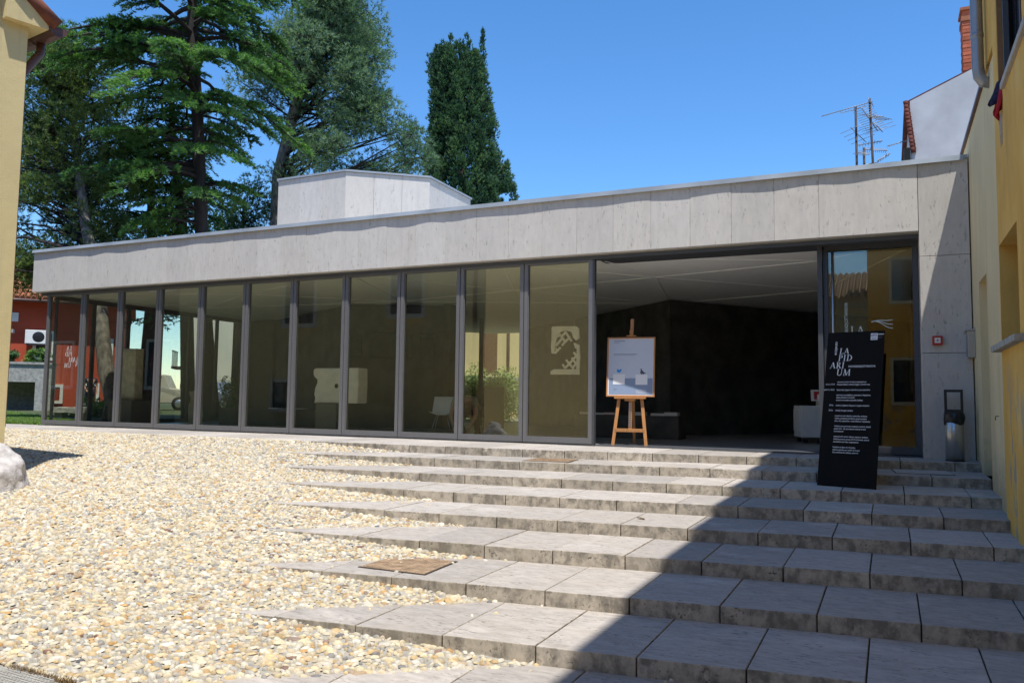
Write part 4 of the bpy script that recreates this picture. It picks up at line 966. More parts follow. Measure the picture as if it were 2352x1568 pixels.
MB().tube([(-0.26, 0.28, ZE+0.0), (-0.26, 0.28, ZE-0.14), (-0.26, 0.16, ZE-0.34), (-0.26, 0.075, ZE-0.50), (-0.26, 0.075, 0.3)], 0.05, 12).build('downpipe', 'copper', yh)
def house_window(root, face, c, w, h, fr='whitewall'):
    """window on a wall: face 'y' (outward +y) or 'x' (outward +x)"""
    def tf(mb):
        if face == 'y': mb.v = [(c[0]+a, c[1]+b, c[2]+z) for a, b, z in mb.v]
        else: mb.v = [(c[0]+b, c[1]-a, c[2]+z) for a, b, z in mb.v]
        return mb
    f = MB(); t = 0.09
    f.box(-w/2-t, -w/2, 0.003, 0.05, -t, h+t).box(w/2, w/2+t, 0.003, 0.05, -t, h+t).box(-w/2, w/2, 0.003, 0.05, h, h+t).box(-w/2-0.05, w/2+0.05, 0.003, 0.10, -t-0.03, -0.001)
    o = tf(f).build('window', fr, root)
    tf(MB().box(-w/2, w/2, 0.002, 0.02, 0, h)).build('pane', 'blueglass', o)
    g = MB(); g.box(-0.03, 0.03, 0.021, 0.04, 0, h); g.box(-w/2, -0.03, 0.021, 0.038, h*0.5-0.02, h*0.5+0.02).box(0.03, w/2, 0.021, 0.038, h*0.5-0.02, h*0.5+0.02)
    tf(g).build('mullion', 'wooddark', o)
for c in ((-5.4, 0, 2.7), (-2.2, 0, 2.9)): house_window(yh, 'y', c, 0.9, 1.25)
for c in ((-5.8, 0, 0.4),): house_window(yh, 'y', c, 0.7, 0.7)

# guard stone at the corner of the yellow house
bm = bmesh.new(); bmesh.ops.create_icosphere(bm, subdivisions=5, radius=1.0)
from mathutils import noise as mnoise
for v in bm.verts:
    p = v.co.copy(); z = p.z
    k = 1.0-0.16*max(0, z)
    v.co = Vector((p.x*0.36*k, p.y*0.36*k, (0.62*z if z > 0 else 0.25*z)))
    if z < 0.75: 
        r_ = math.hypot(v.co.x, v.co.y) or 1e-6; tgt = 0.37-0.11*max(0, z); s_ = min(1.0, 1.0)
        f_ = (tgt/r_ if z < 0.25 else 1+(tgt/r_-1)*max(0, (0.75-z)/0.5)); v.co.x *= f_; v.co.y *= f_
    n_ = mnoise.noise(v.co*4.2)*0.05+mnoise.noise(v.co*12)*0.026+mnoise.noise(v.co*31)*0.014
    v.co += p*n_
me = bpy.data.meshes.new('guard_stone'); bm.to_mesh(me); bm.free(); me.materials.append(MAT['bollard'])
me.polygons.foreach_set("use_smooth", [True]*len(me.polygons))
gs = place('guard_stone', me, loc=(-9.05, -6.24, -0.48), rot=(0, 0, 0.4))
tag(gs, 'rough whitewashed guard stone at the foot of the yellow house corner', 'guard stone')

# neighbour of the yellow house, out of frame on the left and mirrored in the first panes
nb = tag(empty('terraced_house', (-19.2, -7.6, 0.0), R_(-4)), 'shaded brown terraced house beyond the yellow one, mirrored in the leftmost panes', 'house')
MB().box(-26, 0, -9, 0, -1.2, 7.4).build('wall', 'brownwall', nb)
roofslab(0.3, 7.35, -4.5, 10.0, -26.3, 0.3, 0.06).build('roof', 'tile_old', nb)
roofslab(-9.3, 7.35, -4.5, 10.0, -26.3, 0.3, 0.06).build('roof', 'tile_old', nb)
for x in (-3.0, -7.5, -12.0, -17.0): house_window(nb, 'y', (x, 0, 1.0), 1.0, 1.5); house_window(nb, 'y', (x, 0, 4.3), 1.0, 1.5)
ob = tag(empty('ochre_neighbour_house', (0.2, -20.5, -1.0)), 'ochre house down the street, mirrored in the right half of the door glass', 'house')
MB().box(-0.8, 9.0, -3.4, 3.2, 0, 9.0).build('wall', 'ochre', ob)
MB().hexa([(-1.1, -3.7, 9.001), (9.3, -3.7, 9.001), (9.3, 3.45, 9.001), (-1.1, 3.45, 9.001)], [(4, -1, 11), (5, -1, 11), (5, 1, 11), (4, 1, 11)]).build('roof', 'tile_old', ob)
for z in (1.8, 5.2): house_window(ob, 'y', (0.35, 3.2, z), 0.8, 1.4)
# house across the plaza, seen in the mirror of the door glass
bh = tag(empty('tiled_house', (-4.5, -27.0, -1.0)), 'yellow house with an old tiled roof mirrored in the entrance door glass', 'house')
MB().box(-8, 6.5, -4, 4, 0, 6.0).build('wall', 'greencream', bh)
MB().box(-8.3, 6.8, 4.001, 4.2, 5.65, 6.0).box(-8.3, 6.8, 4.001, 4.08, 5.15, 5.25).build('cornice', 'conc', bh)
roofslab(4.5, 5.95, 0.0, 7.6, -8.5, 7.0, 0.05).build('roof', 'tile_old', bh)
roofslab(-4.5, 5.95, 0.0, 7.6, -8.5, 7.0, 0.05).build('roof', 'tile_old', bh)
tile_cols = MB()
for i in range(62):
    x = -8.4+i*0.25
    for j in range(11):
        a, b = j/11, (j+1.12)/11
        tile_cols.tube([(x, 4.55-4.5*a, 6.02+1.65*a), (x, 4.55-4.5*b, 6.02+1.65*b-0.03)], [0.105, 0.085], 6, cap=True)
o = tile_cols.build('tile_courses', 'tile_old', bh); o['kind'] = 'stuff'
for x in (-5.5, -2.0, 1.5): house_window(bh, 'y', (x, 4.0, 2.2), 1.0, 1.5)

# ------------------------------------------------------------------ beyond the building, laid out along the line of sight: F(right, distance)
CA, SA = math.cos(YAW), math.sin(YAW)
def F(x, d, z=0.0): return Vector((x*CA-d*SA, EYE.y+x*SA+d*CA, z))
def Fa(P):
    P = np.asarray(P, float); return np.c_[P[:, 0]*CA-P[:, 1]*SA, EYE.y+P[:, 0]*SA+P[:, 1]*CA, P[:, 2]]

rh = tag(empty('red_house', F(-21.5, 36.66, -0.05), YAW+R_(24)), 'deep red rendered house with white framed windows beyond the lawn', 'house')
MB().box(-7.5, 3.3, 0.0, 8, 0, 5.1).build('wall', 'redhouse', rh)
roofslab(-0.55, 4.95, 4.0, 7.1, -7.9, 3.7, 0.08).build('roof', 'tile', rh)
roofslab(8.5, 4.95, 4.0, 7.1, -7.9, 3.7, 0.08).build('roof', 'tile', rh)
for i in range(52):
    x = -7.8+i*0.22; MB().tube([(x, -0.6, 5.04), (x, 0.9, 5.75)], [0.1, 0.1], 6).build('roof_tile', 'tile', rh)
MB().tube([(-7.9, -0.62, 4.93), (3.7, -0.62, 4.93)], 0.07, 8).build('gutter', 'copper', rh)
def shutter_window(x, z, w, h):
    f = MB(); t = 0.13
    f.box(x-t, x, -0.05, -0.003, z-t, z+h+t).box(x+w, x+w+t, -0.05, -0.003, z-t, z+h+t).box(x, x+w, -0.05, -0.003, z+h, z+h+t).box(x, x+w, -0.08, -0.003, z-t, z)
    o = f.build('window', 'white', rh)
    MB().box(x, x+w, -0.02, -0.002, z, z+h).build('pane', 'blueglass', o)
    s = MB()
    for i in range(int(h/0.09)): s.box(x+w*0.5, x+w-0.02, -0.045, -0.021, z+0.02+i*0.09, z+0.075+i*0.09)
    s.build('louvre', 'redhouse', o)
for a in ((-0.2, 2.4, 0.62, 1.1), (2.45, 2.4, 0.38, 0.85), (1.85, 0.35, 0.48, 0.8), (0.35, 0.45, 0.5, 0.62)): shutter_window(*a)
MB().box(-1.35, -0.95, -0.03, -0.003, 4.0, 4.4).build('window', 'white', rh)
ac = tag(empty('air_conditioner', F(-21.46, 36.2, 2.95), YAW+R_(24)), 'grey air conditioner unit on the red house wall', 'air conditioner')
MB().box(-0.45, 0.45, 0, 0.32, 0, 0.62).build('casing', 'white', ac, bevel=0.02)
MB().lathe([(0.0, 0.01), (0.20, 0.012), (0.24, 0.0)], 20).build('fan_grille', 'plastic_black', ac, rot=(math.pi/2, 0, 0), loc=(0.08, -0.003, 0.31))
MB().box(-0.4, 0.4, 0.02, 0.35, -0.06, -0.001).build('bracket', 'mast', ac)
# raised terrace with its parapet in front of the red house
tr = tag(empty('stone_terrace', F(-21.6, 34.0, -0.05), YAW+R_(24)), 'grey stone terrace with a dark undercroft in front of the red house', 'terrace')
MB().box(-4.5, 1.9, 0, 1.6, 1.25, 2.0).box(-4.5, 1.95, -0.06, 1.6, 2.001, 2.1).build('parapet', 'oldgrey', tr)
MB().box(1.3, 1.9, 0.0, 1.6, 0, 1.249).box(-4.5, -3.6, 0.0, 1.6, 0, 1.249).box(-3.6, 1.3, 1.45, 1.6, 0, 1.249).build('undercroft', 'oldgrey', tr)
MB().box(-1.2, -1.05, 0.3, 0.45, 2.1, 3.35).box(-2.4, 0.35, 0.2, 0.6, 3.351, 3.5).build('pergola', 'oldgrey', tr)

wh = tag(empty('white_house', F(-17.5, 48, -0.6), YAW+R_(14)), 'off white two storey building standing behind the tree trunks', 'house')
MB().box(-1.9, 6.5, 0, 7, 0, 6.2).build('wall', 'whitewall', wh)
b = MB(); b.box(-2.7, -1.901, 0.4, 2.5, 2.9, 3.05)
for i in range(7): b.box(-2.68, -2.65, 0.45+i*0.32, 0.48+i*0.32, 3.05, 3.95)
b.box(-2.7, -2.64, 0.4, 2.5, 3.951, 4.0); b.build('balcony', 'mast', wh)

def car(loc, rz, label, paint, long=4.2, hgt=1.75, boxy=True):
    r = tag(empty('parked_car', loc, rz), label, 'car', 'cars parked beyond the lawn')
    L, H, W = long/2, hgt, 0.84
    prof = [(-L, 0.35), (L, 0.35), (L, 0.85), (L*0.97, 1.0), (L*0.42, 1.08), (L*0.28, H), (-L*0.92, H), (-L, 1.05)] if boxy else [(-L, 0.3), (L, 0.3), (L*0.98, 0.7), (L*0.5, 0.9), (L*0.15, H), (-L*0.55, H), (-L*0.85, 0.95), (-L, 0.85)]
    m = MB(); n = len(prof); m.v = [(x, -W+0.06*(z > 1.1), z) for x, z in prof]+[(x, W-0.06*(z > 1.1), z) for x, z in prof]
    m.f = [tuple(range(n)), tuple(range(2*n-1, n-1, -1))]+[((i+1) % n, i, n+i, n+(i+1) % n) for i in range(n)]; m.m = [0]*len(m.f); m.sm = [False]*len(m.f)
    m.build('body', paint, r, bevel=0.05, seg=3)
    for x in (-L*0.62, L*0.62):
        for s in (-1, 1):
            wl = MB().lathe([(0.0, -0.1), (0.31, -0.1), (0.34, -0.06), (0.34, 0.06), (0.31, 0.1), (0, 0.1)], 18).build('wheel', 'rubber', r, rot=(math.pi/2, 0, 0), loc=(x, s*(W-0.06), 0.34))
            MB().lathe([(0, 0.115*1), (0.17, 0.112), (0.19, 0.1)], 14).build('rim', 'steel', wl, rot=(0 if s < 0 else math.pi, 0, 0))
    for s in (-1, 1):
        for x0, x1 in ((-L*0.85, -L*0.36), (-L*0.32, L*0.22)):
            zt = H-0.1; m = MB().box(x0, x1, s*(W-0.05)-0.006, s*(W-0.05)+0.012, 1.12 if boxy else 0.92, zt); m.build('side_window', 'blueglass', r)
    return r
car(F(-17.7, 40, -0.03), YAW+R_(12), 'beige boxy off-road car parked beyond the lawn', 'carpaint')
car(F(-15.0, 41, -0.03), YAW+R_(-20), 'dark blue grey hatchback parked between two trunks', 'carblue', 3.8, 1.45, False)
# carved stones on the lawn
def rough_block(name, sx, sy, sz, loc, rz, label, cat, mat, seed=0, amp=0.05, group=None):
    bm = bmesh.new(); bmesh.ops.create_cube(bm, size=1.0); bmesh.ops.subdivide_edges(bm, edges=bm.edges, cuts=9, use_grid_fill=True)
    for v in bm.verts:
        c = Vector((v.co.x*sx, v.co.y*sy, v.co.z*sz)); k = mnoise.noise(c*3.1+Vector((seed, 0, 0)))*amp+mnoise.noise(c*9+Vector((seed, 3, 0)))*amp*0.4
        v.co = c+v.co.normalized()*k
    bmesh.ops.translate(bm, vec=(0, 0, sz/2), verts=bm.verts)
    me = bpy.data.meshes.new(name); bm.to_mesh(me); bm.free(); me.materials.append(MAT[mat])
    me.polygons.foreach_set("use_smooth", [True]*len(me.polygons))
    o = place(name, me, loc=loc, rot=(0, 0, rz)); return tag(o, label, cat, group)
rough_block('stone_slab', 0.30, 0.14, 0.86, F(-8.36, 21.4, -0.05), YAW, 'upright pale stone slab beside the dark trunk on the lawn', 'stone slab', 'old', 1, 0.05)
rough_block('stone_stele', 0.19, 0.12, 0.8, F(-7.04, 21.2, -0.05), YAW, 'narrow pale stone stele at the edge of a glazing mullion', 'stone slab', 'old', 4, 0.03)
sb = tag(empty('stone_bench', F(-12.2, 22.4, 0.0), YAW), 'low ancient stone slab lying on two rough blocks on the lawn', 'stone bench')
t_ = rough_block('slab', 0.9, 0.4, 0.16, (0, 0, 0.18), 0, None, None, 'oldgrey', 8, 0.03); t_.parent = sb
for x in (-0.28, 0.3): t_ = rough_block('support', 0.22, 0.3, 0.2, (x, 0, -0.01), 0, None, None, 'oldgrey', x*7, 0.04); t_.parent = sb

# ------------------------------------------------------------------ trees
def rnd_unit(n):
    v = rng.normal(size=(n, 3)); return v/np.linalg.norm(v, axis=1)[:, None]
def needles(P, D, per, L, wd, spread, tone):
    """P,D (n,3): tuft positions and directions -> triangles"""
    n = len(P); d = np.repeat(D, per, 0)+rnd_unit(n*per)*spread; d /= np.linalg.norm(d, axis=1)[:, None]
    side = np.cross(d, rnd_unit(n*per)); side /= np.linalg.norm(side, axis=1)[:, None]+1e-9
    l = rng.uniform(0.7, 1.2, (n*per, 1))*L; b = np.repeat(P, per, 0)
    V = np.stack([b-side*wd/2, b+side*wd/2, b+d*l], 1).reshape(-1, 3)
    T = np.repeat(np.clip(np.repeat(tone, per)+rng.normal(0, 0.12, n*per), 0, 1), 3)
    return V, T
def fin_tree(name, trunk_pts, trunk_r, limbs, leafV, leafT, leaf_m, bark_m, label, cat, group=None):
    """all coordinates in (right, distance, z); becomes thing > trunk, limb, crown"""
    b0 = F(*trunk_pts[0]); r = tag(empty(name, b0), label, cat, group)
    m = MB().tube([F(*p)-b0 for p in trunk_pts], trunk_r, 12); m.build('trunk', bark_m, r)
    lm = MB()
    for pts, rad in limbs: lm.tube([F(*p)-b0 for p in pts], rad, 5, cap=False)
    if limbs: o = lm.build('limb_work', 'bark', r); o['kind'] = 'stuff'
    if len(leafV):
        V = Fa(leafV)-np.array(b0); place('crown', arr_mesh('crown', V, np.arange(len(V)).reshape(-1, 3), leaf_m, attr=leafT), r)
    return r
def at_z(pts, z):
    zs = [p[2] for p in pts]; return np.array([np.interp(z, zs, [p[0] for p in pts]), np.interp(z, zs, [p[1] for p in pts]), z])
def cedar(trunk, rad, n_br, zlo, zhi, len_fn, seed, tuft_l=0.10, dens=1.0, droop=0.5):
    r = np.random.default_rng(seed); limbs = []; PP = []; DD = []; TT = []
    for i in range(n_br):
        z = zlo+(zhi-zlo)*((i+r.random())/n_br); az = r.uniform(0, 2*math.pi)
        L = len_fn(z, az)*r.uniform(0.7, 1.1)
        if L < 0.4: continue
        o = at_z(trunk, z); u = np.array([math.cos(az), math.sin(az), 0]); rise = r.uniform(0.02, 0.38)
        s = np.linspace(0, 1, 9)
        pts = o+np.outer(s*L, u)+np.outer(L*(rise*s-droop*r.uniform(.55, 1.1)*s**2.3*0.8), [0, 0, 1])
        pts += r.normal(0, 0.04*L*0.4, pts.shape)*s[:, None]
        limbs.append((pts.tolist(), np.linspace(0.018*L+0.012, 0.008, 9).tolist()))
        side = np.array([-u[1], u[0], 0]); tone_b = r.uniform(0.25, 0.75)
        ns = int(L*13*dens)
        for k in range(ns):
            t = r.uniform(0.22, 1.0)**0.8; p = np.array([np.interp(t, s, pts[:, j]) for j in range(3)])
            sg = 1 if k % 2 else -1; sl = (0.22+0.24*L*(1-t)*1.05+0.10)*r.uniform(0.6, 1.15)
            dirn = side*sg*r.uniform(.6, 1)+u*r.uniform(.3, .9); dirn /= np.linalg.norm(dirn)
            nt_ = max(4, int(sl*22*dens)); q = np.linspace(0.05, 1, nt_)
            tp = p+np.outer(q*sl, dirn)+np.outer(-(q**2)*sl*r.uniform(.15, .55)+r.normal(0, .02, nt_), [0, 0, 1])
            PP.append(tp); DD.append(np.repeat((dirn*0.75+np.array([0, 0, r.uniform(-.45, .35)]))[None], nt_, 0))
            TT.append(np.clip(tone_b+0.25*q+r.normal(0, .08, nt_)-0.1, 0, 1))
    P = np.concatenate(PP); D = np.concatenate(DD); T = np.concatenate(TT)
    D /= np.linalg.norm(D, axis=1)[:, None]
    V, tt = needles(P, D, 4, tuft_l, tuft_l*0.30, 0.75, T)
    return limbs, V, tt
def pine(trunk, clumps, seed, tufts=70, per=7, L=0.17, w=0.016, squash=0.75):
    """clumps: list of (x,d,z,r)"""
    r = np.random.default_rng(seed); limbs = []; PP = []; DD = []; TT = []
    for (x, d, z, cr) in clumps:
        c = np.array([x, d, z]); o = at_z(trunk, max(trunk[0][2]+4.6, z-r.uniform(0.3, 0.9)*np.hypot(x-at_z(trunk, z)[0], d-at_z(trunk, z)[1])*0.6-0.2))
        mid = (o+c)/2+r.normal(0, .18, 3); LL = np.linalg.norm(c-o)
        limbs.append(([o.tolist(), mid.tolist(), c.tolist()], [0.015+0.012*LL, 0.012+0.006*LL, 0.008]))
        n = int(tufts*(cr/0.6)**2); v = rnd_unit(n); rad = cr*(0.45+0.62*r.random((n, 1))**0.5)
        # sub-lobes make the clump ragged
        lob = rnd_unit(6); lobr = 1+0.35*np.max(v@lob.T, axis=1)[:, None]**3-0.15
        P = c+v*rad*lobr*np.array([1, 1, squash]); PP.append(P); D = v*0.9+np.array([0, 0, 0.5]); DD.append(D/np.linalg.norm(D, axis=1)[:, None])
        TT.append(np.clip(r.uniform(0.2, 0.7)+0.25*v[:, 2]*0+r.normal(0, .1, n), 0, 1))
        for k in range(5):
            e = P[r.integers(n)]; limbs.append(([c.tolist(), ((c+e)/2+r.normal(0, .05, 3)).tolist(), e.tolist()], [0.012, 0.009, 0.005]))
    V, tt = needles(np.concatenate(PP), np.concatenate(DD), per, L, w, 0.9, np.concatenate(TT))
    return limbs, V, tt

# the large cedar
ct = [(-8.47, 22.9, -0.1), (-8.75, 22.9, 2.6), (-8.99, 22.9, 5.4), (-9.21, 22.9, 8.4), (-9.5, 22.9, 11.5), (-9.7, 22.9, 14.5), (-9.7, 22.9, 17.0)]
def cl_len(z, az):
    c = math.cos(az)
    base = np.interp(z, [4.6, 5.6, 7.5, 9.5, 12, 14.5, 17], [0.7, 1.7, 2.8, 3.1, 3.5, 2.9, 0.6])
    side = 1.0+0.25*max(0, -c) if z > 5.6 else (1.25 if c < 0 else 0.45)
    if c > 0 and z < 9.3: side *= 0.70
    return base*side
l_, V_, T_ = cedar(ct, None, 122, 4.6, 17.0, cl_len, 11, tuft_l=0.12, dens=1.2, droop=0.66)
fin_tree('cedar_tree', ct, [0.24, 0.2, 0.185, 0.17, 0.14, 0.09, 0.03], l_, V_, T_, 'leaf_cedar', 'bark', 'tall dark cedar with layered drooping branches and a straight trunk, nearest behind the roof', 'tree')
# second cedar whose trunk is seen through the glass
c2 = [(-9.82, 24.6, -0.1), (-10.0, 24.6, 3.1), (-10.35, 24.8, 6.0), (-10.9, 25, 9.0), (-11.0, 25, 12.0)]
def c2_len(z, az): return np.interp(z, [3.6, 5.5, 8, 12], [0.7, 2.1, 2.2, 0.5])*(1.15 if math.cos(az) < 0 else 0.75)
l_, V_, T_ = cedar(c2, None, 56, 3.3, 11.5, c2_len, 12, tuft_l=0.12, dens=0.95, droop=0.75)
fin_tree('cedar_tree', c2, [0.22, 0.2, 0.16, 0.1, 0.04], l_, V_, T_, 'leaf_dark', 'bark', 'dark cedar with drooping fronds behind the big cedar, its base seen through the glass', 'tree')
# trunk further left with a low crown
c3 = [(-11.82, 26.0, -0.1), (-11.78, 26, 2.0), (-11.72, 26, 4.0), (-11.9, 26, 7.0), (-12.2, 26, 10.0)]
def c3_len(z, az): return np.interp(z, [3.0, 5.5, 8, 10], [0.8, 1.9, 1.8, 0.5])
l_, V_, T_ = cedar(c3, None, 44, 3.0, 9.8, c3_len, 13, tuft_l=0.125, dens=0.85, droop=0.8)
fin_tree('cedar_tree', c3, [0.24, 0.22, 0.19, 0.12, 0.04], l_, V_, T_, 'leaf_dark', 'bark', 'slender dark conifer between the left pine and the big cedar', 'tree')
# left pine with the leaning, mottled trunk
lp = [(-10.41, 21.0, -0.1), (-10.34, 21.0, 0.5), (-10.59, 21.0, 1.35), (-10.78, 21.1, 2.3), (-10.97, 21.3, 3.05), (-12.0, 22.2, 5.6), (-12.9, 23.0, 8.5), (-13.2, 23.0, 10.5)]
r_ = np.random.default_rng(5); cls = []
while len(cls) < 205:
    z = r_.uniform(3.9, 11.2); hw = np.interp(z, [3.9, 5.5, 7.5, 9.5, 11.2], [1.5, 1.9, 1.9, 1.3, 0.5]); cx = np.interp(z, [4, 8, 11], [-13.2, -13.2, -13.2])
    x = cx+r_.uniform(-1, 1)*hw; cls.append((x, 23+r_.uniform(-1.2, 1.2), z, r_.uniform(0.34, 0.62)))
l_, V_, T_ = pine(lp, cls, 21, tufts=150, L=0.16, w=0.021)
fin_tree('pine_tree', lp, [0.26, 0.21, 0.20, 0.18, 0.17, 0.14, 0.09, 0.05], l_, V_, T_, 'leaf_pine2', 'bark_grey', 'yellow green pine beside the yellow house, with a leaning mottled trunk', 'tree')
# tall blue green pine
mp = [(-8.7, 29, -0.1), (-8.65, 29, 5), (-8.64, 29, 8.8), (-8.1, 29, 11.5), (-7.0, 29, 14.0), (-6.6, 29, 16.0)]
cls = []
while len(cls) < 190:
    z = r_.uniform(8.4, 16.3)
    xl = np.interp(z, [8.4, 10, 11.5, 13, 15, 16.3], [-9.8, -10.2, -10.3, -9.4, -8.2, -7.4]); xr = np.interp(z, [8.4, 9.6, 10.7, 11.6, 12.5, 14, 15, 16.3], [-3.2, -3.0, -3.4, -4.4, -4.5, -4.8, -5.2, -6.4])
    x = r_.uniform(xl+0.2, xr-0.35); w_ = (x-xl)/(xr-xl)
    if z < 11.3 and x < -7.4 and r_.random() < 0.62: continue
    if z < 10.2 and r_.random() < 0.5: continue
    if abs(z-11.4-0.5*math.sin(x*2.1)) < 0.35 and r_.random() < 0.6: continue
    cls.append((x, 29+r_.uniform(-1.8, 1.8)*(0.5+math.sin(math.pi*w_)), z, r_.uniform(0.42, 0.78)))
l_, V_, T_ = pine(mp, cls, 22, tufts=112, L=0.19, w=0.025)
fin_tree('pine_tree', mp, [0.3, 0.27, 0.24, 0.19, 0.11, 0.04], l_, V_, T_, 'leaf_pine', 'bark_grey', 'tall blue green pine between the cedar and the cypress, above the roof lantern', 'tree')
# the cypress, made of upright ragged sprays
def cypress(seed):
    r = np.random.default_rng(seed); PP = []; DD = []; TT = []
    def lump(c, n, rr, out):
        v = rnd_unit(n); P = c+v*rr*r.random((n, 1))**0.4*np.array([0.75, 0.75, 1.25])
        PP.append(P); D = v*0.35+out*0.45+np.array([0, 0, 0.95]); DD.append(D/np.linalg.norm(D, axis=1)[:, None]); TT.append(np.clip(np.full(n, r.uniform(.0, .95))+r.normal(0, .12, n), 0, 1))
    zs = [5, 8.5, 9.5, 11, 12.3, 13.6, 14.6, 15.4, 15.9]; rl = [1.6, 1.62, 1.62, 1.52, 1.38, 1.2, 1.12, 1.05, 0.8]
    cx = [-2.25, -2.25, -2.22, -2.22, -2.25, -2.35, -2.5, -2.55, -2.6]
    for i in range(1500):
        z = r.uniform(5, 15.7); a = r.uniform(0, 2*math.pi); R = np.interp(z, zs, rl)*r.uniform(0.35, 1.08)**0.6
        if z > 14.9 and r.random() < 0.3: continue
        out = np.array([math.cos(a), math.sin(a), 0]); c = np.array([np.interp(z, zs, cx), 34, z])+out*R
        lump(c, 30, r.uniform(0.18, 0.36), out)
    for x, z1 in ((-3.72, 15.6), (-2.85, 16.5), (-2.05, 16.45), (-1.45, 16.6), (-3.2, 15.9), (-2.4, 16.0)):
        for z in np.arange(14.8, z1, 0.18): lump(np.array([x+r.normal(0, .04), 34+r.normal(0, .15), z]), 16, 0.20*(1.25-(z-14.6)/2.6), np.zeros(3))
    for i in range(120):
        z = r.uniform(6, 10.8); a = r.uniform(0, 2*math.pi); R = np.interp(z, [6, 9.3, 10.8], [0.7, 0.62, 0.2])
        lump(np.array([-0.55+R*math.cos(a), 34.3+R*math.sin(a), z]), 26, 0.24, np.array([math.cos(a), math.sin(a), 0]))
    return needles(np.concatenate(PP), np.concatenate(DD), 6, 0.15, 0.045, 0.55, np.concatenate(TT))
V_, T_ = cypress(31)
fin_tree('cypress_tree', [(-2.2, 34, -0.1), (-2.2, 34, 6), (-2.3, 34, 14.5)], [0.3, 0.25, 0.06], [], V_, T_, 'leaf_cypress', 'bark', 'dense dark cypress with ragged upright tips against the open sky', 'tree')
# darker foliage low behind the roof, left of the lantern
hb = [(-10.3, 30, -0.1), (-10.3, 30, 4), (-10.2, 30, 8.2)]; cls = []
for i in range(46):
    z = r_.uniform(5.2, 8.5); hw = np.interp(z, [5.2, 7, 8.5], [1.7, 1.5, 0.5]); cls.append((-10.0+r_.uniform(-1, 1)*hw, 30+r_.uniform(-1, 1), z, r_.uniform(0.34, 0.55)))
l_, V_, T_ = pine(hb, cls, 23, tufts=150, L=0.15, w=0.028)
fin_tree('pine_tree', hb, [0.16, 0.13, 0.05], l_, V_, T_, 'leaf_dark', 'bark', 'small dark round pine low behind the roof beside the lantern', 'tree')

def leaf_bush(name, cx, d, z0, sx, sd, sz, n, leaf, mat, label, cat='shrub', lumps=26, stems=True):
    b0 = F(cx, d, z0); r = tag(empty(name, b0), label, cat)
    c = np.c_[rng.uniform(-1, 1, lumps)*sx*0.8, rng.uniform(-1, 1, lumps)*sd*0.8, rng.random(lumps)*sz*0.85+0.1*sz]
    k = rng.integers(0, lumps, n); v = rnd_unit(n); P = c[k]+v*(rng.random((n, 1))**0.4)*np.array([sx, sd, sz])*0.30
    P[:, 2] = np.abs(P[:, 2]); tone = rng.random(lumps)[k]*0.5+0.25
    nrm = v*0.6+np.array([0, 0, 0.6])+rng.normal(0, .5, (n, 3)); nrm /= np.linalg.norm(nrm, axis=1)[:, None]
    a = np.cross(nrm, rnd_unit(n)); a /= np.linalg.norm(a, axis=1)[:, None]; b = np.cross(nrm, a); l = leaf*rng.uniform(.7, 1.3, (n, 1))
    Q = np.stack([P-a*l, P+b*l*0.42+nrm*l*0.12, P+a*l, P-b*l*0.42+nrm*l*0.12], 1).reshape(-1, 3)
    Q = Fa(Q+np.array([cx, d, z0]))-np.array(b0)
    place('foliage', arr_mesh('foliage', Q, np.arange(len(Q)).reshape(-1, 4), mat, attr=np.repeat(np.clip(tone+rng.normal(0, .15, n), 0, 1), 4)), r)
    if stems:
        m = MB()
        for i in range(7):
            e = c[rng.integers(lumps)]; e = F(cx+e[0], d+e[1], z0+e[2])-b0; m.tube([(0, 0, 0), e*0.5+Vector((0, 0, 0.1*sz)), e], [0.02, 0.014, 0.006], 5)
        m.build('stem', 'bark', r)
    return r
leaf_bush('hedge_bush', -0.8, 27.5, -0.1, 1.3, 0.9, 1.75, 9000, 0.06, 'leaf_hedge', 'bright green leafy shrub seen through the gap in the dark interior', 'shrub', 60)
leaf_bush('garden_bush', -8.0, 24.0, -0.05, 0.75, 0.6, 1.15, 3500, 0.05, 'leaf_bush', 'green bush at the foot of the off white building')
leaf_bush('garden_bush', -13.2, 26.0, -0.05, 1.3, 0.7, 0.65, 4000, 0.05, 'leaf_bush', 'low spreading bush on the lawn behind the stone bench')
leaf_bush('garden_bush', -10.9, 23.0, -0.05, 0.8, 0.5, 0.5, 2600, 0.045, 'leaf_bush', 'low bush around the foot of the leaning pine')
leaf_bush('terrace_plant', -20.6, 34.9, 2.05, 0.55, 0.4, 0.55, 900, 0.07, 'leaf_bush', 'leafy green plant on the terrace parapet')
leaf_bush('terrace_plant', -21.6, 34.5, 2.05, 0.5, 0.4, 0.45, 800, 0.07, 'leaf_dark', 'darker bushy plant on the terrace parapet near the yellow house')

# cream building and post seen through the gap in the interior
cb = tag(empty('cream_building', F(-0.4, 33, -0.1), YAW), 'cream building with a drain pipe seen through the gap in the dark interior', 'house')
MB().box(-2.2, 4.6, 0, 5, 0, 6.5).build('wall', 'yellow', cb)
MB().box(-0.9, -0.2, -0.03, -0.002, 1.9, 3.6).build('window', 'wooddark', cb)
MB().tube([(0.25, -0.08, 0), (0.25, -0.08, 6.3)], 0.06, 8).build('drain_pipe', 'copper', cb)
MB().box(-2.2, 1.2, -0.45, -0.002, 1.60, 1.72).build('ledge', 'conc', cb)
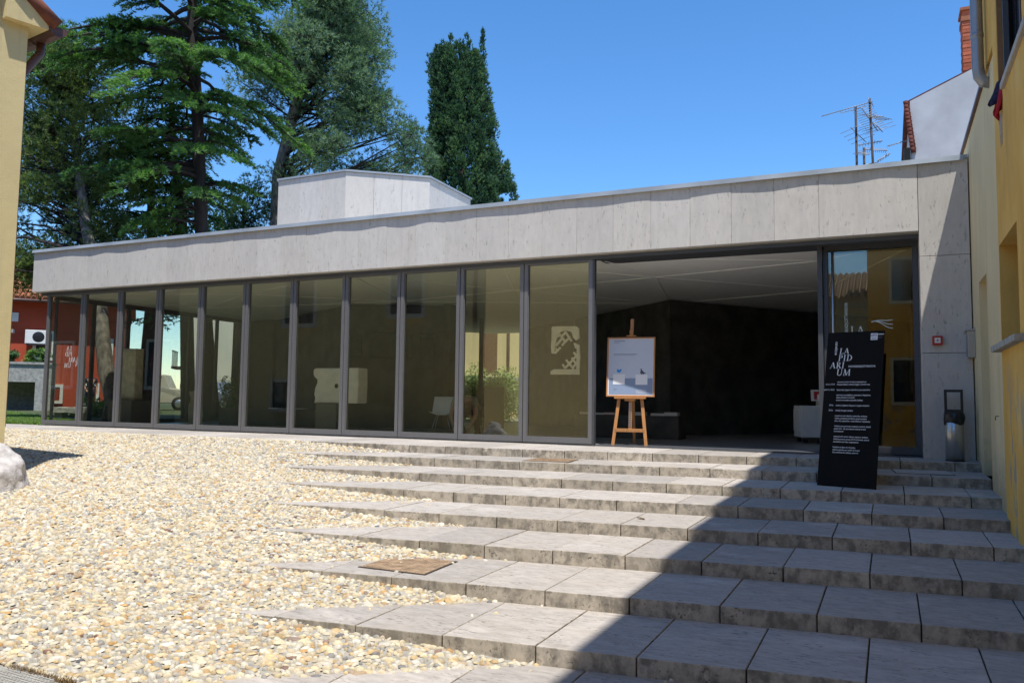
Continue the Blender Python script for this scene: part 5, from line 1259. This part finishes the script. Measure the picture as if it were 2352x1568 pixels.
# ------------------------------------------------------------------ inside the museum
def wpt(p, o): return [(x-o[0], y-o[1], z-o[2]) for x, y, z in p]
st = tag(empty('stone_pillar_fragment', (-15.98, 1.25, 0.572)), 'weathered upright stone pillar fragment standing on a grey plinth behind the third pane', 'stone fragment')
rb = rough_block('shaft', 0.42, 0.22, 1.2, (0.02, 0, 0), 0, None, None, 'old', 2, 0.02); rb.parent = st
rb = rough_block('edge_strip', 0.09, 0.10, 0.78, (-0.235, -0.03, 0.0), 0, None, None, 'old', 5, 0.012); rb.parent = st
tag(MB().box(-16.36, -15.6, 0.95, 1.65, -0.002, 0.57).build('display_plinth', 'plinth', bevel=0.004), 'grey display plinth under the pillar fragment', 'plinth')
tag(MB().box(-10.22, -9.72, 0.75, 1.15, -0.002, 0.585).build('display_plinth', 'plinth', bevel=0.004), 'narrow grey display plinth under the pierced stone block', 'plinth')
pb = tag(empty('pierced_stone_block', (-9.79, 0.95, 0.588)), 'pale square stone block with a small hole, on its narrow plinth', 'stone fragment')
m = MB(); ol = []
for i in range(13): ol.append((-0.56+0.035*math.sin(i*1.05)+(0.05 if 3 < i < 9 else 0), i/12*0.735))
pts = [(0.57, 0.0), (0.585, 0.36), (0.57, 0.735)]
poly = [(x, z) for x, z in ol[::-1]]+pts
hole = [(0.02+0.035*math.cos(a), 0.36+0.035*math.sin(a)) for a in np.linspace(0, 2*math.pi, 9)[:-1]]
n = len(poly); m.v = [(x, -0.17, z) for x, z in poly]+[(x, 0.17, z) for x, z in poly]
m.f = [tuple(range(n))[::-1] if False else tuple(range(n)), tuple(range(2*n-1, n-1, -1))]+[((i+1) % n, i, n+i, n+(i+1) % n) for i in range(n)]; m.m = [0]*len(m.f); m.sm = [False]*len(m.f)
m.build('block', 'old_pale', pb, bevel=0.02); pb.scale = (0.93, 0.93, 0.93)
MB().lathe([(0, 0), (0.032, 0), (0.045, 0.004), (0.05, 0.0)], 10).build('hole', 'black', pb, rot=(math.pi/2, 0, 0), loc=(0.03, -0.173, 0.36))
MB().box(0.24, 0.26, -0.176, -0.168, 0.05, 0.69).build('groove', 'oldgrey', pb)
tag(MB().box(-15.0, -11.9, 3.0, 3.55, -0.002, 0.41).build('display_bench', 'blackwall'), 'long low black display bench left of the pierced block', 'bench')
tag(MB().box(-5.6, -3.55, 2.9, 3.5, -0.002, 0.43).build('display_bench', 'blackwall'), 'low black display bench behind the easel with books on it', 'bench')
for i, (x, w, hgt, rz, lab) in enumerate(((-5.45, 0.20, 0.05, 0.1, 'pale book at the pane end of the black bench'), (-5.18, 0.30, 0.035, 0.0, 'flat pale book left of the easel on the black bench'), (-4.95, 0.22, 0.05, 0.2, 'tilted book leaning on another left of the easel'),
        (-4.35, 0.24, 0.06, -0.1, 'book behind the left leg of the easel'), (-3.98, 0.27, 0.045, 0.05, 'thin pale book under another right of the easel'), (-3.72, 0.26, 0.07, 0.0, 'thick pale book at the right end of the black bench'))):
    b = tag(empty('book', (x, 3.1, 0.432), rz), lab, 'book', 'books on the black bench')
    MB().box(-w/2, w/2, -0.1, 0.1, 0, 0.006).box(-w/2, w/2, -0.1, 0.1, hgt-0.006, hgt).build('cover', ('cloth_pale', 'paper', 'red', 'paper', 'paper', 'cloth_pale')[i], b)
    MB().box(-w/2+0.005, w/2-0.005, -0.095, 0.095, 0.0062, hgt-0.0062).build('page_block', 'paper', b)
for i, x in enumerate((-13.4, -12.6)):
    tag(MB().box(-0.13, 0.13, -0.1, 0.1, 0, 0.012).box(-0.10, 0.14, -0.08, 0.09, 0.0125, 0.022).build('leaflets', 'paper', loc=(x, 3.2, 0.412), rot=(0, 0, 0.2*i)), ('pile of pale leaflets at the left of the long bench', 'pile of pale leaflets at the right of the long bench')[i], 'leaflets')
# stone lattice fragment hung behind the pane beside the doorway
la = tag(empty('stone_lattice_fragment', (-5.14, 1.2, 1.15), R_(8)), 'broken pale stone lattice window fragment hanging behind the pane next to the doorway', 'stone fragment')
def lq(x, y): return ((x-372)*0.00138, (785-y)*0.00126)
LAT = [[(180, 785), (178, 740), (222, 712), (555, 712), (555, 785)], [(515, 711), (520, 380), (555, 378), (562, 560), (555, 711)], [(478, 350), (495, 345), (555, 377), (520, 420), (500, 420)],
       [(192, 490), (183, 400), (190, 301), (235, 386), (228, 490)], [(205, 112), (300, 111), (365, 172), (300, 190), (285, 210), (315, 250), (262, 265), (255, 300), (235, 385), (190, 300), (190, 130)],
       [(305, 110), (510, 114), (545, 145), (553, 280), (508, 310), (475, 275), (455, 205), (425, 182), (370, 172)]]
for a in ((245, 385, 330, 280, 30), (230, 490, 310, 405, 28), (240, 410, 265, 450, 20), (320, 260, 375, 190, 28), (365, 185, 450, 320, 28), (285, 210, 365, 320, 28), (325, 380, 410, 285, 28),
          (335, 640, 370, 700, 24), (380, 580, 480, 705, 26), (370, 695, 520, 520, 26), (480, 475, 520, 530, 26), (455, 550, 515, 640, 26), (520, 620, 465, 700, 24)): LAT.append(_bar(*a))
for i, pl_ in enumerate(LAT):
    q = [lq(*p) for p in pl_]
    if sum(q[k][0]*q[(k+1) % len(q)][1]-q[(k+1) % len(q)][0]*q[k][1] for k in range(len(q))) < 0: q = q[::-1]
    d_ = 0.0006*(i % 7); n = len(q); m = MB()
    m.v = [(x, -0.025-d_, z) for x, z in q]+[(x, 0.03+d_, z) for x, z in q]
    m.f = [tuple(range(n)), tuple(range(2*n-1, n-1, -1))]+[((k+1) % n, k, n+k, n+(k+1) % n) for k in range(n)]; m.m = [0]*(n+2); m.sm = [False]*(n+2)
    m.build('stone_bar', 'old_pale', la)
for x in (-0.16, 0.16): MB().tube([(x, 0, 0.84), (x, 0, 1.78)], 0.0015, 5).build('wire', 'steel', la)
# relief slabs on the other wall
f0, f1 = Vector((-11.55, 3.60, 0)), Vector((-9.5, 4.55, 0)); fd = (f1-f0).normalized(); fn_ = Vector((fd.y, -fd.x, 0))
for t, wdt, z0, z1, lab in ((0.16, 0.26, 1.70, 2.20, 'small dark relief slab at the left of three on the wall'), (0.98, 1.0, 1.64, 2.24, 'wide dark relief slab in the middle of three on the wall'), (1.85, 0.34, 1.40, 2.21, 'tall narrow relief slab at the right of three on the wall')):
    c = f0+fd*t+fn_*0.05
    rough_block('relief_slab', wdt, 0.08, z1-z0, (c.x, c.y, z0), math.atan2(fd.y, fd.x), lab, 'relief', 'slate', t*5, 0.012, 'relief slabs on the dark wall')
tag(MB().box(-9.47, -9.30, 4.4, 4.75, -0.002, 2.93).build('dark_column', 'blackwall'), 'black floor to ceiling column at the end of the relief wall', 'column')
tag(MB().box(-0.26, 0.26, -0.12, 0.12, 0, 1.02).build('exhibit_pillar', 'black', loc=F(-0.44, 20.6, -0.002), rot=(0, 0, YAW)), 'black waist high exhibit pillar standing before the green shrub in the gap', 'pillar')
tag(MB().box(-0.06, 0.06, -0.05, 0.05, 0, 2.92).build('steel_post', 'alu', loc=F(-0.84, 22.0, -0.002), rot=(0, 0, YAW)), 'slim grey steel post in the gap beside the black panel', 'post')
# trolley with odds and ends
tc = tag(empty('service_cart', (-1.15, 3.55, 0.0), R_(20)), 'white cabinet trolley on castors inside the doorway behind the board', 'cart')
MB().box(-0.38, 0.0, -0.25, 0.25, 0.10, 0.66).build('cabinet', 'white', tc, bevel=0.008)
MB().box(0.005, 0.40, -0.30, 0.22, 0.08, 0.74).build('cabinet', 'white', tc, bevel=0.008)
MB().box(-0.40, -0.385, -0.2, 0.2, 0.2, 0.6).build('door', 'white', tc)
for x, y in ((-0.3, -0.2), (-0.05, -0.2), (0.06, -0.24), (0.34, -0.24), (-0.3, 0.2), (0.34, 0.18)):
    MB().lathe([(0, -0.018), (0.036, -0.018), (0.036, 0.018), (0, 0.018)], 12).build('castor', 'rubber', tc, rot=(math.pi/2, 0, 0.3), loc=(x, y, 0.037))
fr2 = tag(empty('picture_frame', (-1.12, 3.42, 0.745), R_(12)), 'small red picture with pale border standing on the trolley', 'picture')
MB().beam((0, 0, 0), (0, 0.06, 0.2), 0.30, 0.012, (0, 1, 0)).build('frame', 'paper', fr2); MB().beam((0, -0.010, 0.03), (0, 0.046, 0.17), 0.20, 0.006, (0, 1, 0)).build('print', 'red', fr2)
rough_block('crumpled_bag', 0.34, 0.2, 0.1, (-0.98, 3.30, 0.742), 0.2, 'crumpled pale plastic bag lying on the trolley', 'bag', 'paper', 9, 0.06)
# white shell chair
chair = tag(empty('shell_chair', (-7.92, 1.75, 0.0), R_(20)), 'white moulded shell chair on thin metal legs behind the glass', 'chair')
m = MB(); prof = [(-0.22, 0.40), (-0.05, 0.385), (0.10, 0.39), (0.18, 0.45), (0.23, 0.58), (0.26, 0.74)]; nu = 9
for (y, z) in prof:
    for i in range(nu):
        u = i/(nu-1)*2-1; wx = 0.22*(1-0.1*(z > 0.6)); m.v.append((u*wx, y-0.05*abs(u)**2*(z > 0.42), z+0.055*abs(u)**2.5*(z < 0.5)))
for j in range(len(prof)-1):
    for i in range(nu-1): a = j*nu+i; m.f.append((a, a+1, a+nu+1, a+nu)); m.m.append(0); m.sm.append(True)
o = m.build('shell', 'white', chair); s = o.modifiers.new('t', 'SOLIDIFY'); s.thickness = 0.012
for x in (-1, 1):
    for y in (-1, 1): MB().tube([(x*0.10, y*0.09, 0.385), (x*0.21, y*0.20, 0.0)], 0.009, 8).build('leg', 'steel', chair)

# ------------------------------------------------------------------ people
def skin_body(name, verts, edges, radii, mat, parent, root=0, sub=2):
    me = bpy.data.meshes.new(name); me.from_pydata(verts, edges, []); o = bpy.data.objects.new(name, me); link(o, parent)
    o.modifiers.new('skin', 'SKIN'); sv = me.skin_vertices[0].data if me.skin_vertices else None
    if sv is None:
        bm = bmesh.new(); bm.from_mesh(me); bm.verts.layers.skin.verify(); bm.to_mesh(me); bm.free(); sv = me.skin_vertices[0].data
    for i, r in enumerate(radii): sv[i].radius = (r, r) if isinstance(r, (int, float)) else r; sv[i].use_root = (i == root)
    ss = o.modifiers.new('sub', 'SUBSURF'); ss.levels = sub; ss.render_levels = sub
    me.materials.append(MAT[mat]); return o
def hand(par, wrist, d, side, mat='skin'):
    w = Vector(wrist); d = Vector(d).normalized(); s = Vector(side).normalized()
    V = [w]; E = []; Rr = [0.022]
    V.append(w+d*0.05); E.append((0, 1)); Rr.append((0.032, 0.018))
    V.append(w+d*0.085); E.append((1, 2)); Rr.append((0.034, 0.015))
    for i, L in enumerate((0.062, 0.072, 0.068, 0.052)):
        b = len(V); p = w+d*0.085+s*((i-1.5)*0.019); V += [p+d*0.01, p+d*(L*0.6)+Vector((0, -0.006, 0)), p+d*L+Vector((0, -0.016, 0))]; E += [(2, b), (b, b+1), (b+1, b+2)]; Rr += [0.009, 0.0082, 0.007]
    b = len(V); V += [w+d*0.03-s*0.032, w+d*0.065-s*0.055, w+d*0.09-s*0.06]; E += [(1, b), (b, b+1), (b+1, b+2)]; Rr += [0.011, 0.010, 0.008]
    return skin_body('hand', [tuple(v) for v in V], E, Rr, mat, par, 1, 1)
def head(par, c, face, hair_m):
    bm = bmesh.new(); bmesh.ops.create_uvsphere(bm, u_segments=20, v_segments=14, radius=1.0)
    for v in bm.verts:
        x, y, z = v.co; k = 1-0.22*max(0, -z)**1.5; v.co = Vector((x*0.076*k, y*0.098*(1-0.1*max(0, -z)), z*0.118))
        if y < -0.75 and abs(x) < 0.25 and -0.35 < z < 0.15: v.co.y -= 0.022
    me = bpy.data.meshes.new('head'); bm.to_mesh(me); bm.free(); me.materials.append(MAT['skin']); me.polygons.foreach_set("use_smooth", [True]*len(me.polygons))
    o = place('head', me, par, loc=c); o.rotation_euler = face
    f = MB()
    for s in (-1, 1): f.lathe([(0, -0.01), (0.011, -0.004), (0.011, 0.004), (0, 0.01)], 8, c=(s*0.03, -0.088, 0.012))
    f.box(-0.022, 0.022, -0.094, -0.084, -0.055, -0.049); f.build('face_detail', 'hair', o)
    h = MB().lathe([(0.082, -0.01), (0.085, 0.03), (0.078, 0.075), (0.05, 0.115), (0, 0.127)], 16); h.v = [(x, y*1.22+0.012, z) for x, y, z in h.v]; h.build('hair', hair_m, o)
    for s in (-1, 1): MB().lathe([(0, -0.03), (0.014, -0.02), (0.016, 0.015), (0, 0.03)], 8, c=(s*0.077, 0.01, 0.0)).build('ear', 'skin', o)
    return o
def person(loc, rz, label, J, shirt, trousers, hair_m, face):
    r = tag(empty('person', loc, rz), label, 'person')
    N = ['pelvis', 'waist', 'chest', 'neck', 'shl', 'ell', 'wrl', 'shr', 'elr', 'wrr', 'hpl', 'knl', 'anl', 'tol', 'hpr', 'knr', 'anr', 'tor']
    ix = {n: i for i, n in enumerate(N)}
    E = [('pelvis', 'waist'), ('waist', 'chest'), ('chest', 'neck'), ('chest', 'shl'), ('shl', 'ell'), ('ell', 'wrl'), ('chest', 'shr'), ('shr', 'elr'), ('elr', 'wrr'), ('pelvis', 'hpl'), ('hpl', 'knl'), ('knl', 'anl'), ('anl', 'tol'), ('pelvis', 'hpr'), ('hpr', 'knr'), ('knr', 'anr'), ('anr', 'tor')]
    rad = dict(pelvis=(.15, .12), waist=(.14, .11), chest=(.165, .12), neck=.055, shl=.07, ell=.045, wrl=.03, shr=.07, elr=.045, wrr=.03, hpl=.095, knl=.06, anl=.04, tol=.04, hpr=.095, knr=.06, anr=.04, tor=.04)
    o = skin_body('body', [J[n] for n in N], [(ix[a], ix[b]) for a, b in E], [rad[n] for n in N], 'skin', r, 0, 2)
    # clothes: the same skeleton a little fuller
    T = ['pelvis', 'waist', 'chest', 'shl', 'shr']; tv = [J[n] for n in T]+[tuple((Vector(J['shl'])*0.4+Vector(J['ell'])*0.6)), tuple((Vector(J['shr'])*0.4+Vector(J['elr'])*0.6))]
    skin_body('shirt', tv, [(0, 1), (1, 2), (2, 3), (2, 4), (3, 5), (4, 6)], [(.165, .135), (.16, .13), (.185, .14), .085, .085, .066, .066], shirt, r, 0, 2)
    Lg = ['pelvis', 'hpl', 'knl', 'anl', 'hpr', 'knr', 'anr']; skin_body('trousers', [J[n] for n in Lg], [(0, 1), (1, 2), (2, 3), (0, 4), (4, 5), (5, 6)], [(.165, .13), .11, .078, .06, .11, .078, .06], trousers, r, 0, 2)
    for s, e in (('wrl', 'ell'), ('wrr', 'elr')): hand(r, J[s], Vector(J[s])-Vector(J[e]), (1, 0, 0) if s == 'wrr' else (-1, 0, 0))
    head(r, J['head'], face, hair_m)
    for s in ('anl', 'anr'):
        p = Vector(J[s]); MB().hexa([(p.x-.045, p.y+.07, 0), (p.x+.045, p.y+.07, 0), (p.x+.045, p.y-.17, 0), (p.x-.045, p.y-.17, 0)], [(p.x-.04, p.y+.06, .09), (p.x+.04, p.y+.06, .09), (p.x+.035, p.y-.15, .05), (p.x-.035, p.y-.15, .05)]).build('shoe', 'black', r, bevel=0.015)
    return r
crouch = dict(pelvis=(0, .38, .50), waist=(0, .22, .64), chest=(0, -.02, .70), neck=(0, -.20, .66), head=(0, -.27, .55), shl=(-.19, -.04, .68), ell=(-.25, -.12, .41), wrl=(-.17, -.20, .18), shr=(.19, -.04, .68), elr=(.25, -.12, .41), wrr=(.17, -.20, .18),
    hpl=(-.10, .38, .48), knl=(-.20, -.02, .36), anl=(-.14, .30, .07), tol=(-.14, .16, .04), hpr=(.10, .38, .48), knr=(.20, -.02, .36), anr=(.14, .30, .07), tor=(.14, .16, .04))
person((-7.30, 1.55, 0.0), R_(8), 'person in a beige shirt crouching and bending forward behind the glass, arms reaching down', crouch, 'shirt', 'navy', 'hair', (R_(65), 0, 0))
stand = dict(pelvis=(0, 0, .93), waist=(0, 0, 1.08), chest=(0, 0, 1.30), neck=(0, 0, 1.47), head=(0, -.01, 1.60), shl=(-.19, 0, 1.40), ell=(-.27, .02, 1.12), wrl=(-.20, -.14, .95), shr=(.19, 0, 1.40), elr=(.25, .02, 1.12), wrr=(.24, -.08, .88),
    hpl=(-.09, 0, .90), knl=(-.10, -.01, .48), anl=(-.10, .02, .08), tol=(-.10, -.12, .04), hpr=(.09, 0, .90), knr=(.10, -.01, .48), anr=(.10, .02, .08), tor=(.10, -.12, .04))
person(F(-18.9, 36.2, -0.03), R_(60), 'person in dark blue clothes standing in the garden before the red house', stand, 'navy', 'navy', 'hair', (0, 0, 0))
